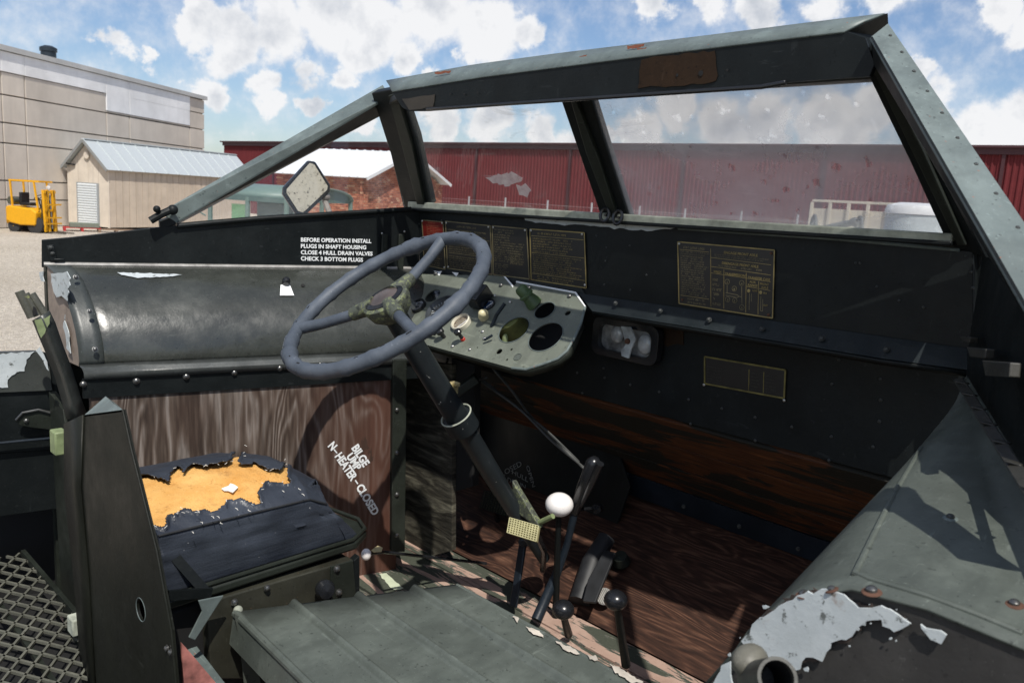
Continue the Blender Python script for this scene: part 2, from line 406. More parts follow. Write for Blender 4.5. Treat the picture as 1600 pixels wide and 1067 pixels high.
def plank_extra(t, col):
    m = t.noise(1.0, 7, .6, t.mapped((2.2, 11, 16)), .8)
    return t.mix(t.ramp(m, [(.50, 0), (.53, 1)]), (.014, .013, .009), col)
M['plank'] = wood('orange_wood_under_flaked_paint', [(.3, (.035, .012, .005)), (.55, (.10, .034, .010)), (.75, (.17, .060, .018))], (2.5, 40, 40), extra=plank_extra, wv=.1)
def m_floor():
    t = NT('flaking_green_floor_paint')
    m = t.noise(1.0, 8, .66, t.mapped((3.0, 17, 12)), .7); g = t.noise(130, 3, .7); sp = t.noise(14, 5)
    base = t.mix(g, (.030, .036, .026), (.090, .098, .075))
    under = t.mix(sp, (.26, .16, .12), (.52, .38, .31))
    mask = t.ramp(m, [(.512, 0), (.520, 1)]); col = t.mix(mask, base, under)
    edge = t.ramp(m, [(.500, 0), (.508, 1), (.518, 0)])
    col = t.mix(t.math('MULTIPLY', edge, .35), col, (.6, .56, .5))
    t.bump(t.math('ADD', t.math('MULTIPLY', mask, -1.0), t.math('MULTIPLY', g, .15)), .8, .003)
    return t.out(col, .75, 0, .3)
M['floor'] = m_floor()
def m_vinyl():
    t = NT('cracked_navy_vinyl'); a = t.noise(7, 6, .6); f = t.noise(1.0, 5, .6, t.mapped((4, 2.2, 20), (.1, 0, 0))); g = t.noise(230, 2, .5)
    col = t.mix(t.ramp(a, [(.3, 0), (.7, 1)]), (.017, .021, .030), (.042, .050, .066)); sp = t.noise(75, 3, .6)
    col = t.mix(t.ramp(sp, [(.72, 0), (.74, .5)]), col, (.40, .40, .40))
    t.bump(t.math('ADD', t.math('MULTIPLY', f, 1.3), t.math('MULTIPLY', g, .2)), .55, .006); return t.out(col, .42, 0, .5)
M['vinyl'] = m_vinyl()
def m_foam():
    t = NT('yellow_seat_foam'); a = t.noise(8, 6, .6); g = t.noise(260, 3, .7); p = t.noise(48, 6, .75)
    col = t.mix(t.ramp(a, [(.3, 0), (.72, 1)]), (.62, .30, .075), (.86, .54, .20)); col = t.mix(t.ramp(p, [(.30, .75), (.42, 0)]), col, (.30, .10, .02)); col = t.mix(t.ramp(t.noise(20, 7, .7), [(.56, 0), (.70, .5)]), col, (.28, .14, .06))
    col = t.mix(t.ramp(g, [(.62, 0), (.7, .5)]), col, (.85, .60, .30)); t.bump(t.math('ADD', t.math('ADD', a, p), t.math('MULTIPLY', g, .3)), .9, .006); return t.out(col, .95, 0, .1)
M['foam'] = m_foam()
def glass(name, dust, dcol, scale, streak=0.0, spots=False):
    t = NT(name); N, L = t.N, t.L
    tr = N.new('ShaderNodeBsdfTransparent'); gl = N.new('ShaderNodeBsdfGlossy'); gl.inputs['Roughness'].default_value = .03
    df = N.new('ShaderNodeBsdfDiffuse'); df.inputs['Color'].default_value = (*dcol, 1)
    lw_ = N.new('ShaderNodeLayerWeight'); lw_.inputs[0].default_value = .5
    fr = t.math('MULTIPLY_ADD', t.math('POWER', lw_.outputs['Facing'], 5.0), .5, .02)
    m1 = N.new('ShaderNodeMixShader'); L.new(fr, m1.inputs[0]); L.new(tr.outputs[0], m1.inputs[1]); L.new(gl.outputs[0], m1.inputs[2])
    a = t.noise(scale, 6, .6); d = t.ramp(a, [(.35, dust * .75), (.75, min(1, dust * 1.35 + .02))])
    if streak: d = t.math('ADD', d, t.ramp(t.noise(2.2, 5, .6, t.mapped((1.2, 1, 6), (0, .6, 0)), 1.5), [(.60, 0), (.72, streak)]))
    if spots:
        s = t.noise(34, 2, .5); d = t.math('MULTIPLY', d, t.ramp(s, [(.64, 1), (.69, .55)]))
    m2 = N.new('ShaderNodeMixShader'); t.set(m2.inputs[0], d); L.new(m1.outputs[0], m2.inputs[1]); L.new(df.outputs[0], m2.inputs[2])
    L.new(m2.outputs[0], N['Material Output'].inputs[0]); return t.m
M['glass_clean'] = glass('thin_side_glass', .012, (.8, .82, .8), 3, .04)
M['glass_left'] = glass('smeared_windscreen_glass', .03, (.85, .85, .82), 3, .16)
M['glass_right'] = glass('dusty_windscreen_glass', .29, (.84, .83, .88), 4, .06, True)
def mirror_mat():
    t = NT('beige_reflection_mirror'); a = t.noise(60, 5, .75); col = t.ramp(a, [(.36, (.10, .09, .07)), (.42, (.62, .58, .47)), (.6, (.70, .66, .55))])  # beige reflection of the ground put into the base colour, with dark specks
    return t.out(col, .3, .35, .5)
M['mirror'] = mirror_mat()
# ------------------------------------------------------------------ shared small pieces
def hexbolt(mat, name='bolt'):
    m = MB(); m.lathe((0, 0, 0), (0, 0, 1), [(1.25, 0), (1.25, .18), (.95, .2), (.95, .75), (.6, 1.05), (0.0, 1.15)], 10); return m.mesh(name, mat, 40)
BOLT = hexbolt(M['steel']); PBOLT = hexbolt(M['bolt'])
RIVET = MB().lathe((0, 0, 0), (0, 0, 1), [(1, 0), (.92, .35), (.6, .6), (0, .7)], 10).mesh('rivet', M['bolt'], 60)
SCREW = MB().lathe((0, 0, 0), (0, 0, 1), [(1, 0), (.92, .35), (.6, .6), (0, .7)], 10).mesh('screw', plain('bright_screw', (.5, .5, .48), .35, .9), 60)
RSCREW = MB().lathe((0, 0, 0), (0, 0, 1), [(1, 0), (.92, .35), (.6, .6), (0, .7)], 10).mesh('screw', M['orange_rust'], 60)
def face_rot(n): return V(n).normalized().to_track_quat('Z', 'Y').to_matrix()
def studs(name, me, parent, pts, n, r):
    for p in pts: inst(name, me, parent, p, face_rot(n), r * random.uniform(.92, 1.08))
def text(name, s, p0, p1, cap, n, mat, parent, bold=0.0, depth=.0006, shear=0):
    """one printed line from p0 to p1 (baseline), letters cap high, facing n"""
    cu_ = bpy.data.curves.new('lettering', 'FONT'); cu_.body = s; cu_.size = 1; cu_.offset = bold; cu_.resolution_u = 3; cu_.extrude = .001
    tmp = bpy.data.objects.new('lettering_source', cu_); COL.objects.link(tmp); bpy.context.view_layer.update()
    me = bpy.data.meshes.new_from_object(tmp.evaluated_get(bpy.context.evaluated_depsgraph_get())); bpy.data.objects.remove(tmp)
    xs = [v.co.x for v in me.vertices]; ys = [v.co.y for v in me.vertices]
    x0, x1, y0, y1 = min(xs), max(xs), 0.0, max(ys)
    p0, p1 = V(p0), V(p1); u = (p1 - p0); w = u.length; u.normalize(); n = V(n).normalized(); v = n.cross(u)
    for vt in me.vertices:
        q = vt.co; vt.co = p0 + u * ((q.x - x0) / (x1 - x0) * w) + v * ((q.y - y0) / (y1 - y0) * cap) + n * (depth + (q.z) * .3)
    me.name = name; me.materials.clear(); me.materials.append(mat)
    o = bpy.data.objects.new(name, me); COL.objects.link(o); attach(o, parent); return o
def micro(mb, p0, p1, h, n, rnd, fill=1.0):
    """a row of tiny worn print, too small to read"""
    p0, p1 = V(p0), V(p1); u = p1 - p0; w = u.length; u.normalize(); n = V(n).normalized(); v = n.cross(u); x = 0; g = h * .62
    def q(a, b, c, d):
        o = p0 + n * .0008; mb.add([o + u * a + v * c, o + u * b + v * c, o + u * b + v * d, o + u * a + v * d], [(0, 1, 2, 3)])
    while x < w - g:
        for _ in range(rnd.randint(2, 8)):
            if x > w - g: break
            k = rnd.random(); t = g * .22
            if k < .8: q(x, x + t, 0, h)
            if k > .25: q(x, x + g * .8, rnd.choice((0, h * .42, h - t)), 0) if False else None
            yy = rnd.choice((0, h * .4, h * .8)); q(x + t, x + g * .78, yy, yy + h * .2)
            if rnd.random() < .5: q(x + g * .58, x + g * .78, 0, h)
            x += g
        x += g * .9
        if rnd.random() > fill: x += g * 4
# ================================================================== SETTING
def hpt(p, z): return V((p[0], p[1], z))
def m_ground():
    t = NT('pale_crushed_limestone'); a = t.noise(.25, 6, .6); b = t.noise(9, 5, .7); c = t.noise(40, 3, .7)
    col = t.mix(t.ramp(a, [(.35, 0), (.7, 1)]), (.52, .465, .385), (.68, .62, .53)); col = t.mix(t.ramp(b, [(.42, .5), (.62, 0)]), col, (.24, .205, .165))
    col = t.mix(t.ramp(c, [(.40, .5), (.5, 0)]), col, (.16, .13, .10)); t.bump(t.math('ADD', b, c), .9, .03); return t.out(col, .95, 0, .2)
g = MB(); R_ = 2200
g.add([(-R_, -R_, 0), (R_, -R_, 0), (R_, R_, 0), (-R_, R_, 0)], [(0, 1, 2, 3)])
ground = g.build('ground', m_ground(), smooth=0); ground['kind'] = 'structure'
peb = MB(); rnd = random.Random(3)
for i in range(9000):
    d = 5.5 * (1 + rnd.random() ** 1.4 * 5); an = math.radians(rnd.uniform(150, 180)); r = rnd.uniform(.006, .018) * (1 + d / 25)
    c = V((math.cos(an) * d, math.sin(an) * d, r * .2)); q = [V((rnd.uniform(.6, 1) * r * math.cos(k * 2.09 + i), rnd.uniform(.6, 1) * r * math.sin(k * 2.09 + i), -r * .3)) for k in range(3)]
    peb.add([c + q[0], c + q[1], c + q[2], c + V((0, 0, r * .6))], [(0, 1, 3), (1, 2, 3), (2, 0, 3)])
pb = peb.build('gravel', plain('limestone_pebbles', (.40, .36, .29), .9, var=.4), smooth=0); tag(pb, 'loose pale gravel stones scattered over the yard beside the vehicle', 'gravel'); pb['kind'] = 'stuff'

# ---- concrete warehouse at the far left
def concrete(name, c):
    t = NT(name); a = t.noise(.6, 6, .6); s = t.noise(1.0, 5, .6, t.mapped((1.2, 1.2, .15))); col = t.mix(t.ramp(a, [(.3, 0), (.7, 1)]), tuple(x * .86 for x in c), tuple(x * 1.1 for x in c))
    col = t.mix(t.ramp(s, [(.5, 0), (.75, .35)]), col, tuple(x * .7 for x in c)); t.bump(t.noise(20, 4), .2, .01); return t.out(col, .9, 0, .2)
MC = concrete('tilt_up_concrete', (.63, .565, .49)); MCW = concrete('white_painted_concrete', (.84, .84, .84))
W0 = aZ(0, 357, 0); W1 = hpt(aZ(318, 152, 7.7), 0); wd = (W1 - W0).normalized(); wn = wd.cross(V((0, 0, 1)))
if wn.dot(CAM - W0) < 0: wn = -wn
wdn = wn.dot(W0)
def aWall(px, py, off=0): return onp(px, py, wn, wdn + off)
whouse = thing('concrete_warehouse', W1, 'large grey tilt-up concrete warehouse with a white upper band behind the yellow forklift', 'warehouse')
back = -wn * 14
def wall_prism(mb, s0, s1, z0, z1, o0, o1):
    a = W0 + wd * s0 + wn * o0; b = W0 + wd * s1 + wn * o0
    mb.prism([hpt(a, z0), hpt(b, z0), hpt(b, z1), hpt(a, z1)], wn * (o1 - o0))
sx = lambda px, py=200: (aWall(px, py) - W0).dot(wd)
send = (W1 - W0).length
m = MB(); wall_prism(m, -24, send, 0, 7.55, -14, -.08); m.build('core_wall', concrete('joint_concrete', (.26, .24, .22)), whouse, smooth=0)  # core of darker concrete, seen in the joints between panels
cols = [-24, sx(-160), sx(3), sx(41, 240), sx(165), sx(201), sx(295, 190), send]
rows = [0, 1.24, 2.06, 3.66, 4.52, 5.69, 6.66]
zstep = aWall(165, 173).z
gp = .03
for i in range(len(cols) - 1):
    for j in range(len(rows)):
        z0 = rows[j]; z1 = rows[j + 1] if j + 1 < len(rows) else 7.5
        mat = MC
        if j == 6: mat = MCW
        if i in (4, 5):
            if z0 >= zstep: mat = MCW
            elif z1 > zstep:
                m = MB(); wall_prism(m, cols[i] + gp, cols[i + 1] - gp, z0 + gp, zstep - gp * .5, -.08, .06); m.build('concrete_panel', MC, whouse, bevel=.02, smooth=0)
                m = MB(); wall_prism(m, cols[i] + 0, cols[i + 1] - gp, zstep + .0, z1 + gp, -.08, .10); m.build('concrete_panel', MCW, whouse, bevel=.02, smooth=0); continue
        if i == 6: mat = MC
        white = mat is MCW
        m = MB(); wall_prism(m, cols[i] + (0 if white else gp), cols[i + 1] - (0.01 if white else gp), z0 + (0 if white else gp), z1 - (.004 if white else gp), -.08, .10 if white else .06)
        m.build('concrete_panel', mat, whouse, bevel=.02, smooth=0)
m = MB(); wall_prism(m, -24, send + .12, 7.52, 7.74, -14, .2); m.build('parapet_cap', concrete('parapet_metal', (.50, .50, .49)), whouse, smooth=0)
vc = aWall(76, 92, -3); m = MB(); m.lathe(hpt(vc, 7.2), (0, 0, 1), [(.36, 0), (.36, 1.35), (.41, 1.37), (.41, 1.55), (.2, 1.65), (0, 1.66)], 20)
m.build('roof_vent', plain('dark_vent_metal', (.03, .04, .05), .4, .5), whouse)

# ---- tan garden shed with corrugated roof and roll-up door
def siding(name, c, sp=9.0):
    t = NT(name); a = t.noise(2.0, 6, .6); s = t.noise(1.0, 5, .6, t.mapped((7, 7, .3)))
    col = t.mix(t.ramp(a, [(.3, 0), (.7, 1)]), tuple(x * .9 for x in c), tuple(x * 1.08 for x in c)); col = t.mix(t.ramp(s, [(.5, 0), (.72, .4)]), col, tuple(x * .68 for x in c))
    return t.out(col, .8, 0, .2)
MS = siding('tan_shed_siding', (.56, .47, .375)); MT_ = siding('cream_trim', (.66, .59, .50))
MR = plain('galvanised_roof', (.52, .56, .57), .45, .25, var=.08); MRW = plain('white_metal_roof', (.74, .76, .77), .45, .1, var=.04)
SA = aZ(172, 360, 0); dB = nrm(hpt(aZ(109, 355, 0), 0)); SB = dB * (SA.xy.length * 1.045); gdir = (SB - SA); gw = gdir.length; gdir.normalize()
sdir = V((gdir.y, -gdir.x, 0));
if sdir.y < 0: sdir = -sdir
SL = 10.0
EZ, RZ = 2.9, 4.12
shed = thing('storage_shed', SA, 'tan wooden shed with pale metal gable roof beside the yellow forklift', 'shed')
def sp(a, b, z): return hpt(SA + gdir * a + sdir * b, z)
m = MB(); m.prism([sp(.03, .03, .12), sp(gw - .03, .03, .12), sp(gw - .03, .03, EZ), sp(gw / 2, .03, RZ - .05), sp(.03, .03, EZ)], sdir * (SL - .06)); m.build('shed_walls', MS, shed, smooth=0)
b = 0.0
while b < SL:                                                        # siding boards on the long side
    m = MB(); a0 = sp(0, b + .012, .12); a1 = sp(0, min(SL, b + .40) - .012, .12); m.prism([a0, a1, hpt(a1, EZ - .03), hpt(a0, EZ - .03)], -gdir * .02 if False else gdir * .03)
    m.build('siding_board', MS, shed, smooth=0, bevel=.004); b += .40
for k in range(4):
    a0, a1 = gw * k / 4 + .01, gw * (k + 1) / 4 - .01; zz = lambda a: EZ + (RZ - EZ) * (1 - abs(a - gw / 2) / (gw / 2)) - .06
    m = MB(); m.prism([sp(a0, 0, .12), sp(a1, 0, .12), sp(a1, 0, zz(a1)), sp(a0, 0, zz(a0))], sdir * .03); m.build('siding_board', MT_, shed, smooth=0, bevel=.004)
for a in (-.02, gw - .10):
    m = MB(); m.prism([sp(a, -.03, .1), sp(a + .12, -.03, .1), sp(a + .12, -.03, EZ), sp(a, -.03, EZ)], sdir * .03); m.build('corner_trim', MT_, shed, smooth=0)
def roof_sheet(parent, e0, e1, r0, r1, mat, n, name='roof_sheet', rib=.035):
    """e0-e1 along the eave, r0-r1 along the ridge; n standing ribs, each sheet one part"""
    up = (e1 - e0).cross(r0 - e0).normalized();
    if up.z < 0: up = -up
    for i in range(n):
        t0, t1 = i / n, (i + 1) / n; q = [e0.lerp(e1, t0), e0.lerp(e1, t1), r0.lerp(r1, t1), r0.lerp(r1, t0)]
        m = MB(); m.prism([p + up * .03 for p in q], -up * .03)
        m.bar(q[0] + up * (.03 + rib / 2), q[3] + up * (.03 + rib / 2), .05, rib, up); m.build(name, mat, parent, smooth=0)
oh = .25
roof_sheet(shed, sp(-.16, -oh, EZ - .12), sp(-.16, SL + oh, EZ - .12), sp(gw / 2, -oh, RZ), sp(gw / 2, SL + oh, RZ), MR, 14)
roof_sheet(shed, sp(gw + .16, -oh, EZ - .12), sp(gw + .16, SL + oh, EZ - .12), sp(gw / 2, -oh, RZ), sp(gw / 2, SL + oh, RZ), MR, 14)
m = MB(); m.bar(sp(gw / 2, -oh, RZ + .05), sp(gw / 2, SL + oh, RZ + .05), .2, .05); m.build('ridge_cap', MR, shed, smooth=0)
for a in (-.18, gw + .18):
    m = MB(); m.bar(sp(a, -oh - .02, EZ - .14), sp(gw / 2, -oh - .02, RZ - .02), .04, .13); m.build('barge_board', plain('grey_trim', (.25, .26, .26), .6), shed, smooth=0)
m = MB(); m.prism([sp(gw * .24, -.05, .15), sp(gw * .78, -.05, .15), sp(gw * .78, -.05, 2.15), sp(gw * .24, -.05, 2.15)], sdir * .04); m.build('door_frame', plain('grey_door_frame', (.30, .32, .33), .5), shed, smooth=0)
for k in range(16):
    z = .22 + k * .118; m = MB(); m.prism([sp(gw * .28, -.05, z), sp(gw * .28, -.09, z + .03), sp(gw * .28, -.09, z + .08), sp(gw * .28, -.05, z + .112)], gdir * (gw * .46)); m.build('door_slat', plain('roller_door_slat', (.66, .70, .72), .4) if k == 0 else bpy.data.materials['roller_door_slat'], shed, smooth=0)
m = MB(); m.lathe(sp(gw / 2, -.04, 3.42), -sdir, [(.17, 0), (.17, .05), (.12, .06), (.0, .04)], 20); m.build('gable_vent', MT_, shed)
m = MB(); m.bar(sp(gw * .80, -.05, 2.2), sp(gw * .80, -.05, 2.95), .05, .05); m.bar(sp(gw * .80, -.05, 2.95), sp(gw * .95, -.2, 3.0), .05, .07); m.build('gooseneck_lamp', M['black'], shed)

# ---- long red corrugated warehouse
redc = siding('oxblood_corrugated_steel', (.125, .021, .024)); redd = plain('dark_red_eaves', (.05, .012, .016), .6)
A0 = hpt(aZ(350, 221, 6.1), 0); A1 = hpt(aZ(1397, 227, 6.1), 0); rdir = (A1 - A0).normalized(); rn = V((rdir.y, -rdir.x, 0))
if rn.dot(CAM - A0) < 0: rn = -rn
rlen = (aZ(1600, 231, 6.1) - aZ(350, 221, 6.1)).length + 22
red = thing('red_warehouse', A0, 'long dark red corrugated steel warehouse stretching behind the windscreen', 'warehouse')
def rp(s, o, z): return hpt(A0 + rdir * s + rn * o, z)
m = MB(); m.prism([rp(0, -16, 0), rp(rlen, -16, 0), rp(rlen, -16, 5.9), rp(0, -16, 5.9)], rn * 15.9); m.build('building_core', redd, red, smooth=0)
s = 0.0; k = 0; bay = 7.6
while s < rlen - .1:
    e = min(rlen, s + bay); rows_ = [[], []]; x = s; ph = 0; prof = [(0, 0), (.11, 0), (.15, .05), (.21, .05), (.25, 0)]
    while x < e - .2:
        for dx, o in prof[:-1]: rows_[0].append(rp(x + dx, o, 0)); rows_[1].append(rp(x + dx, o, 5.75))
        x += .25
    rows_[0].append(rp(e, 0, 0)); rows_[1].append(rp(e, 0, 5.75))
    m = MB().grid(rows_); m.build('corrugated_panel', redc, red, smooth=0)
    m = MB(); m.prism([rp(e - .07, 0, 0), rp(e + .07, 0, 0), rp(e + .07, 0, 5.9), rp(e - .07, 0, 5.9)], rn * .12); m.build('wall_flashing', redd, red, smooth=0)
    m = MB(); m.prism([rp(s, 0, 5.72), rp(e, 0, 5.72), rp(e, 0, 6.0), rp(s, 0, 6.0)], rn * .16); m.build('gutter', redd, red, smooth=0)
    s = e; k += 1
m = MB(); m.prism([rp(-.2, -16, 6.0), rp(rlen, -16, 6.0), rp(rlen, -16, 6.1), rp(-.2, -16, 6.1)], rn * 16.3); m.build('roof_edge', redd, red, smooth=0)

# ---- brick building with white roof
BE = 3.2
K0 = aZ(571, 275, BE); K1 = aZ(432, 270, BE); K2 = aZ(696, 286, BE)
kl = (K1 - K0); kl.z = 0; kg = (K2 - K0); kg.z = 0; kg_len = kg.length; kg.normalize(); kl_len = kl.length; kl.normalize()
kp = V((-kg.y, kg.x, 0));
if kp.dot(kl) < 0: kp = -kp
kl = kp
brick = thing('brick_building', hpt(K0, 0), 'small red brick building with a white metal roof behind the side mirror', 'building')
pk = onp(641, 240, *(lambda n: (n, n.dot(K0)))(kg.cross(V((0, 0, 1)))))
BZ = pk.z
def kpt(a, b, z): return hpt(K0 + kg * a + kl * b, z)
bl = 5.0
m = MB(); m.prism([kpt(.25, .25, 0), kpt(kg_len - .25, .25, 0), kpt(kg_len - .25, .25, BE), kpt(kg_len / 2, .25, BZ - .15), kpt(.25, .25, BE)], kl * (bl - .5)); m.build('mortar_wall', plain('mortar', (.30, .26, .22), .95), brick, smooth=0)
BM = []
for i, c in enumerate([(.36, .125, .070), (.26, .085, .05), (.44, .18, .105), (.48, .27, .17)]): BM.append(plain('brick_clay_%s' % ['red', 'dark', 'orange', 'pale'][i], c, .9, var=.3))
bms = [MB() for _ in BM]
def brick_row(pf, length, z, top=None):
    x = (0 if int(round(z / .09)) % 2 else .11) - .11
    while x < length:
        a0, a1 = max(0, x), min(length, x + .205); x += .22
        if a1 - a0 < .05: continue
        if top and (z + .075 > top(a0) or z + .075 > top(a1)): continue
        p = [pf(a0, z), pf(a1, z), pf(a1, z + .075), pf(a0, z + .075)]
        bms[rnd.choices(range(4), (5, 3, 3, 1))[0]].prism(p, (kl if pf is gface else kg) * .10)
gface = lambda a, z: kpt(a, .16 + rnd.uniform(-.006, .006), z)
lface = lambda a, z: kpt(.16 + rnd.uniform(-.006, .006), a, z)
z = .9
while z < BZ:
    brick_row(gface, kg_len, z, lambda a: BE + (BZ - BE) * (1 - abs(a - kg_len / 2) / (kg_len / 2)) - .1)
    if z < BE - .1: brick_row(lface, bl, z)
    z += .09
for i, bm_ in enumerate(bms): bm_.build('brick_courses', BM[i], brick, smooth=0, kind='stuff')
m = MB(); m.box(kpt(.02, .02, .45), (.3, .3, .9)); m.build('corner_pier', BM[0], brick, smooth=0)
roof_sheet(brick, kpt(-.2, -.2, BE - .10), kpt(-.2, bl + .2, BE - .10), kpt(kg_len / 2, -.2, BZ + .03), kpt(kg_len / 2, bl + .2, BZ + .03), MRW, 12, rib=.03)
roof_sheet(brick, kpt(kg_len + .2, -.2, BE - .10), kpt(kg_len + .2, bl + .2, BE - .10), kpt(kg_len / 2, -.2, BZ + .03), kpt(kg_len / 2, bl + .2, BZ + .03), MRW, 12, rib=.03)
for a in (-.21, kg_len + .21):
    m = MB(); m.bar(kpt(a, -.23, BE - .12), kpt(kg_len / 2, -.23, BZ + .0), .05, .14); m.build('barge_board', MRW, brick, smooth=0)

# ---- wire fence in front of the red warehouse
MF = plain('galvanised_post', (.42, .42, .43), .5, .4)
fence = thing('wire_fence', aY(733, 400, 30) * 1.0, 'low wire fence with thin galvanised posts along the red warehouse', 'fence')
fxs = [(676, 304), (733, 307), (790, 309), (856, 313), (925, 317), (1000, 322), (1071, 326), (1159, 330), (1247, 335), (1340, 341)]
tops = [aY(x, y, 30) for x, y in fxs]
for p in tops:
    m = MB(); m.tube([hpt(p, 0), hpt(p, p.z)], .045, 8); m.build('fence_post', MF, fence)
wm_ = MB()
for a, b in zip(tops[:-1], tops[1:]):
    for z in [x * .22 for x in range(1, 12)]:
        if z < min(a.z, b.z): wm_.tube([hpt(a, z), hpt(b, z)], .008, 4)
wm_.build('wire_mesh', MF, fence, kind='stuff')

# ---- beige stock-rail panel, white tank, cannon on a plinth
MBG = siding('beige_painted_panel', (.62, .57, .47))
YP = 27.0
def yb(px, py): return aY(px, py, YP)
pl_ = thing('beige_slatted_panel', hpt(yb(1271, 340), 0), 'beige side panel with slots along its top edge behind the cannon', 'panel')
zt = yb(1271, 312).z; zb = zt - .28
x0, x1 = yb(1271, 312).x, yb(1455, 322).x
m = MB(); m.prism([(x0, YP, .6), (x1, YP, .6), (x1, YP, zb), (x0, YP, zb)], (0, .06, 0)); m.build('panel_sheet', MBG, pl_, smooth=0)
m = MB(); m.box(((x0 + x1) / 2, YP - .01, zt - .03), (x1 - x0, .12, .08)); m.build('top_rail', MBG, pl_, bevel=.005)
for k in range(7):
    x = x0 + (x1 - x0) * k / 6; m = MB(); m.box((x, YP - .05, (zt - .08) / 2), (.10, .08, zt - .08)); m.build('upright', MBG, pl_, bevel=.005)
tk = hpt(aY(1432, 345, 21), 0); tank = thing('white_tank', tk, 'white round tank with a domed lid beyond the right pillar', 'tank')
tr = (aY(1480, 345, 21) - aY(1384, 345, 21)).length / 2; th = aY(1432, 330, 21).z; tt = aY(1432, 317, 21).z
m = MB(); m.lathe(tk, (0, 0, 1), [(tr, .0), (tr, th - .1), (tr * 1.0, th - .1)], 40); m.build('tank_body', plain('grey_white_tank', (.52, .58, .60), .5, var=.06), tank)
m = MB(); m.lathe(hpt(tk, th), (0, 0, 1), [(tr * 1.04, -.09), (tr * 1.04, 0), (tr * .97, (tt - th) * .6), (tr * .6, (tt - th) * .95), (0, tt - th)], 40); m.build('tank_lid', plain('white_tank_lid', (.82, .84, .85), .4, var=.03), tank)
YC = 19.0
wl, wr = aY(1270, 361, YC), aY(1341, 363, YC + .9); wrad = .40
plz = wl.z - wrad - .01
pth = tag(MB().box(((wl.x + wr.x) / 2, YC + .3, plz / 2), (2.6, 2.6, plz)).build('display_plinth', concrete('plinth_concrete', (.35, .34, .32)), bevel=.02), 'low concrete plinth carrying the old field cannon', 'plinth')
can = thing('field_cannon', ((wl.x + wr.x) / 2, YC, plz), 'old field cannon with spoked wheels in front of the beige panel', 'cannon')
MCN = plain('weathered_cannon_grey', (.16, .17, .16), .6, .3, var=.3); ax_ = (wr - wl).normalized(); wax = V((.82, .57, 0)).normalized()
for c in (wl, wr):
    m = MB(); m.tube(ring_pts(c, wax, wrad - .03, 26), .035, 8, closed=True)
    m.lathe(c - wax * .06, wax, [(.07, 0), (.09, .06), (.07, .12)], 12)
    for p in ring_pts(c, wax, wrad - .04, 12): m.tube([c, p], .014, 6)
    m.build('spoked_wheel', MCN, can)
m = MB(); m.tube([wl, wr], .035, 8); m.build('axle', MCN, can)
mc = (wl + wr) / 2 + V((0, 0, .12)); bd = (aY(1321, 347, YC) - aY(1290, 355, YC)).normalized()
m = MB(); m.lathe(mc - bd * .75, bd, [(.05, 0), (.10, .04), (.11, .2), (.095, .7), (.075, 1.1), (.105, 1.16), (.10, 1.24), (.05, 1.25), (.045, 1.05), (0, 1.0)], 16); m.build('barrel', MCN, can)
m = MB(); m.bar(mc - V((0, 0, .1)), mc - bd * 1.4 - V((0, 0, .38)), .14, .1); m.build('trail', MCN, can)

# ---- green army truck body with barrel roof
GZ = 2.25
MG = plain('sage_green_truck_paint', (.13, .19, .165), .5, var=.12); MGD = plain('dark_green_truck_frame', (.085, .13, .115), .5, var=.2)
Q = aZ(448, 312, GZ); Pp = aZ(344, 307, GZ); S_ = Q + (aZ(547, 322, GZ) - Q)
tq = V((Q.x, Q.y, 0)).normalized(); tl = V((tq.y, -tq.x, 0))
if tl.dot(Pp - Q) < 0: tl = -tl
ct, st2 = math.cos(math.radians(36)), math.sin(math.radians(36))
e1 = tl * ct + tq * st2; e2 = tq * ct - tl * st2; w1 = (Pp - Q).length / ct * 1.12; w2 = 2.95
truck = thing('army_truck', hpt(Q, 0), 'old pale green army truck with barrel roof and small square windows behind the mirror', 'truck')
def tp(a, b, z): return hpt(Q + e1 * a + e2 * b, z)
gwn = M['glass_clean']
arch = [(w2 * (1 - math.cos(t * math.pi / 12)) / 2, .34 * math.sin(t * math.pi / 12) ** .8) for t in range(13)]
rows_ = [[tp(a, b, GZ + h) for b, h in arch] for a in (-.10, w1 + .12)]
MB().grid(rows_).build('roof', MG, truck, thick=.03)
m = MB(); m.prism([tp(0, b, GZ - .02 + h) for b, h in arch[1:-1]] + [tp(0, w2, GZ - .06), tp(0, 0, GZ - .06)], e1 * .03); m.build('roof_arch_panel', MGD, truck, smooth=0)
for (a, b) in [(0, 0), (w1 * .5, 0), (w1, 0), (0, w2 * .52), (0, w2), (w1, w2)]:
    m = MB(); m.prism([tp(a - .05, b - .04, 1.55), tp(a + .05, b - .04, 1.55), tp(a + .05, b + .04, 1.55), tp(a - .05, b + .04, 1.55)], (0, 0, GZ - 1.55)); m.build('pillar', MG, truck, smooth=0, bevel=.01)
m = MB(); m.prism([tp(-.06, -.03, GZ - .10), tp(w1 + .10, -.03, GZ - .10), tp(w1 + .10, -.03, GZ + .02), tp(-.06, -.03, GZ + .02)], e2 * .06); m.build('roof_rail', MGD, truck, smooth=0)
m = MB(); m.prism([tp(-.06, -.06, .6), tp(w1 + .1, -.06, .6), tp(w1 + .1, w2 + .06, .6), tp(-.06, w2 + .06, .6)], (0, 0, 1.0)); m.build('lower_body', MG, truck, bevel=.05)
m = MB(); m.prism([tp(w1 + .1, .2, .5), tp(w1 + 1.3, .2, .5), tp(w1 + 1.3, w2 - .2, .5), tp(w1 + .1, w2 - .2, .5)], (0, 0, .75)); m.build('bonnet', MG, truck, bevel=.08)
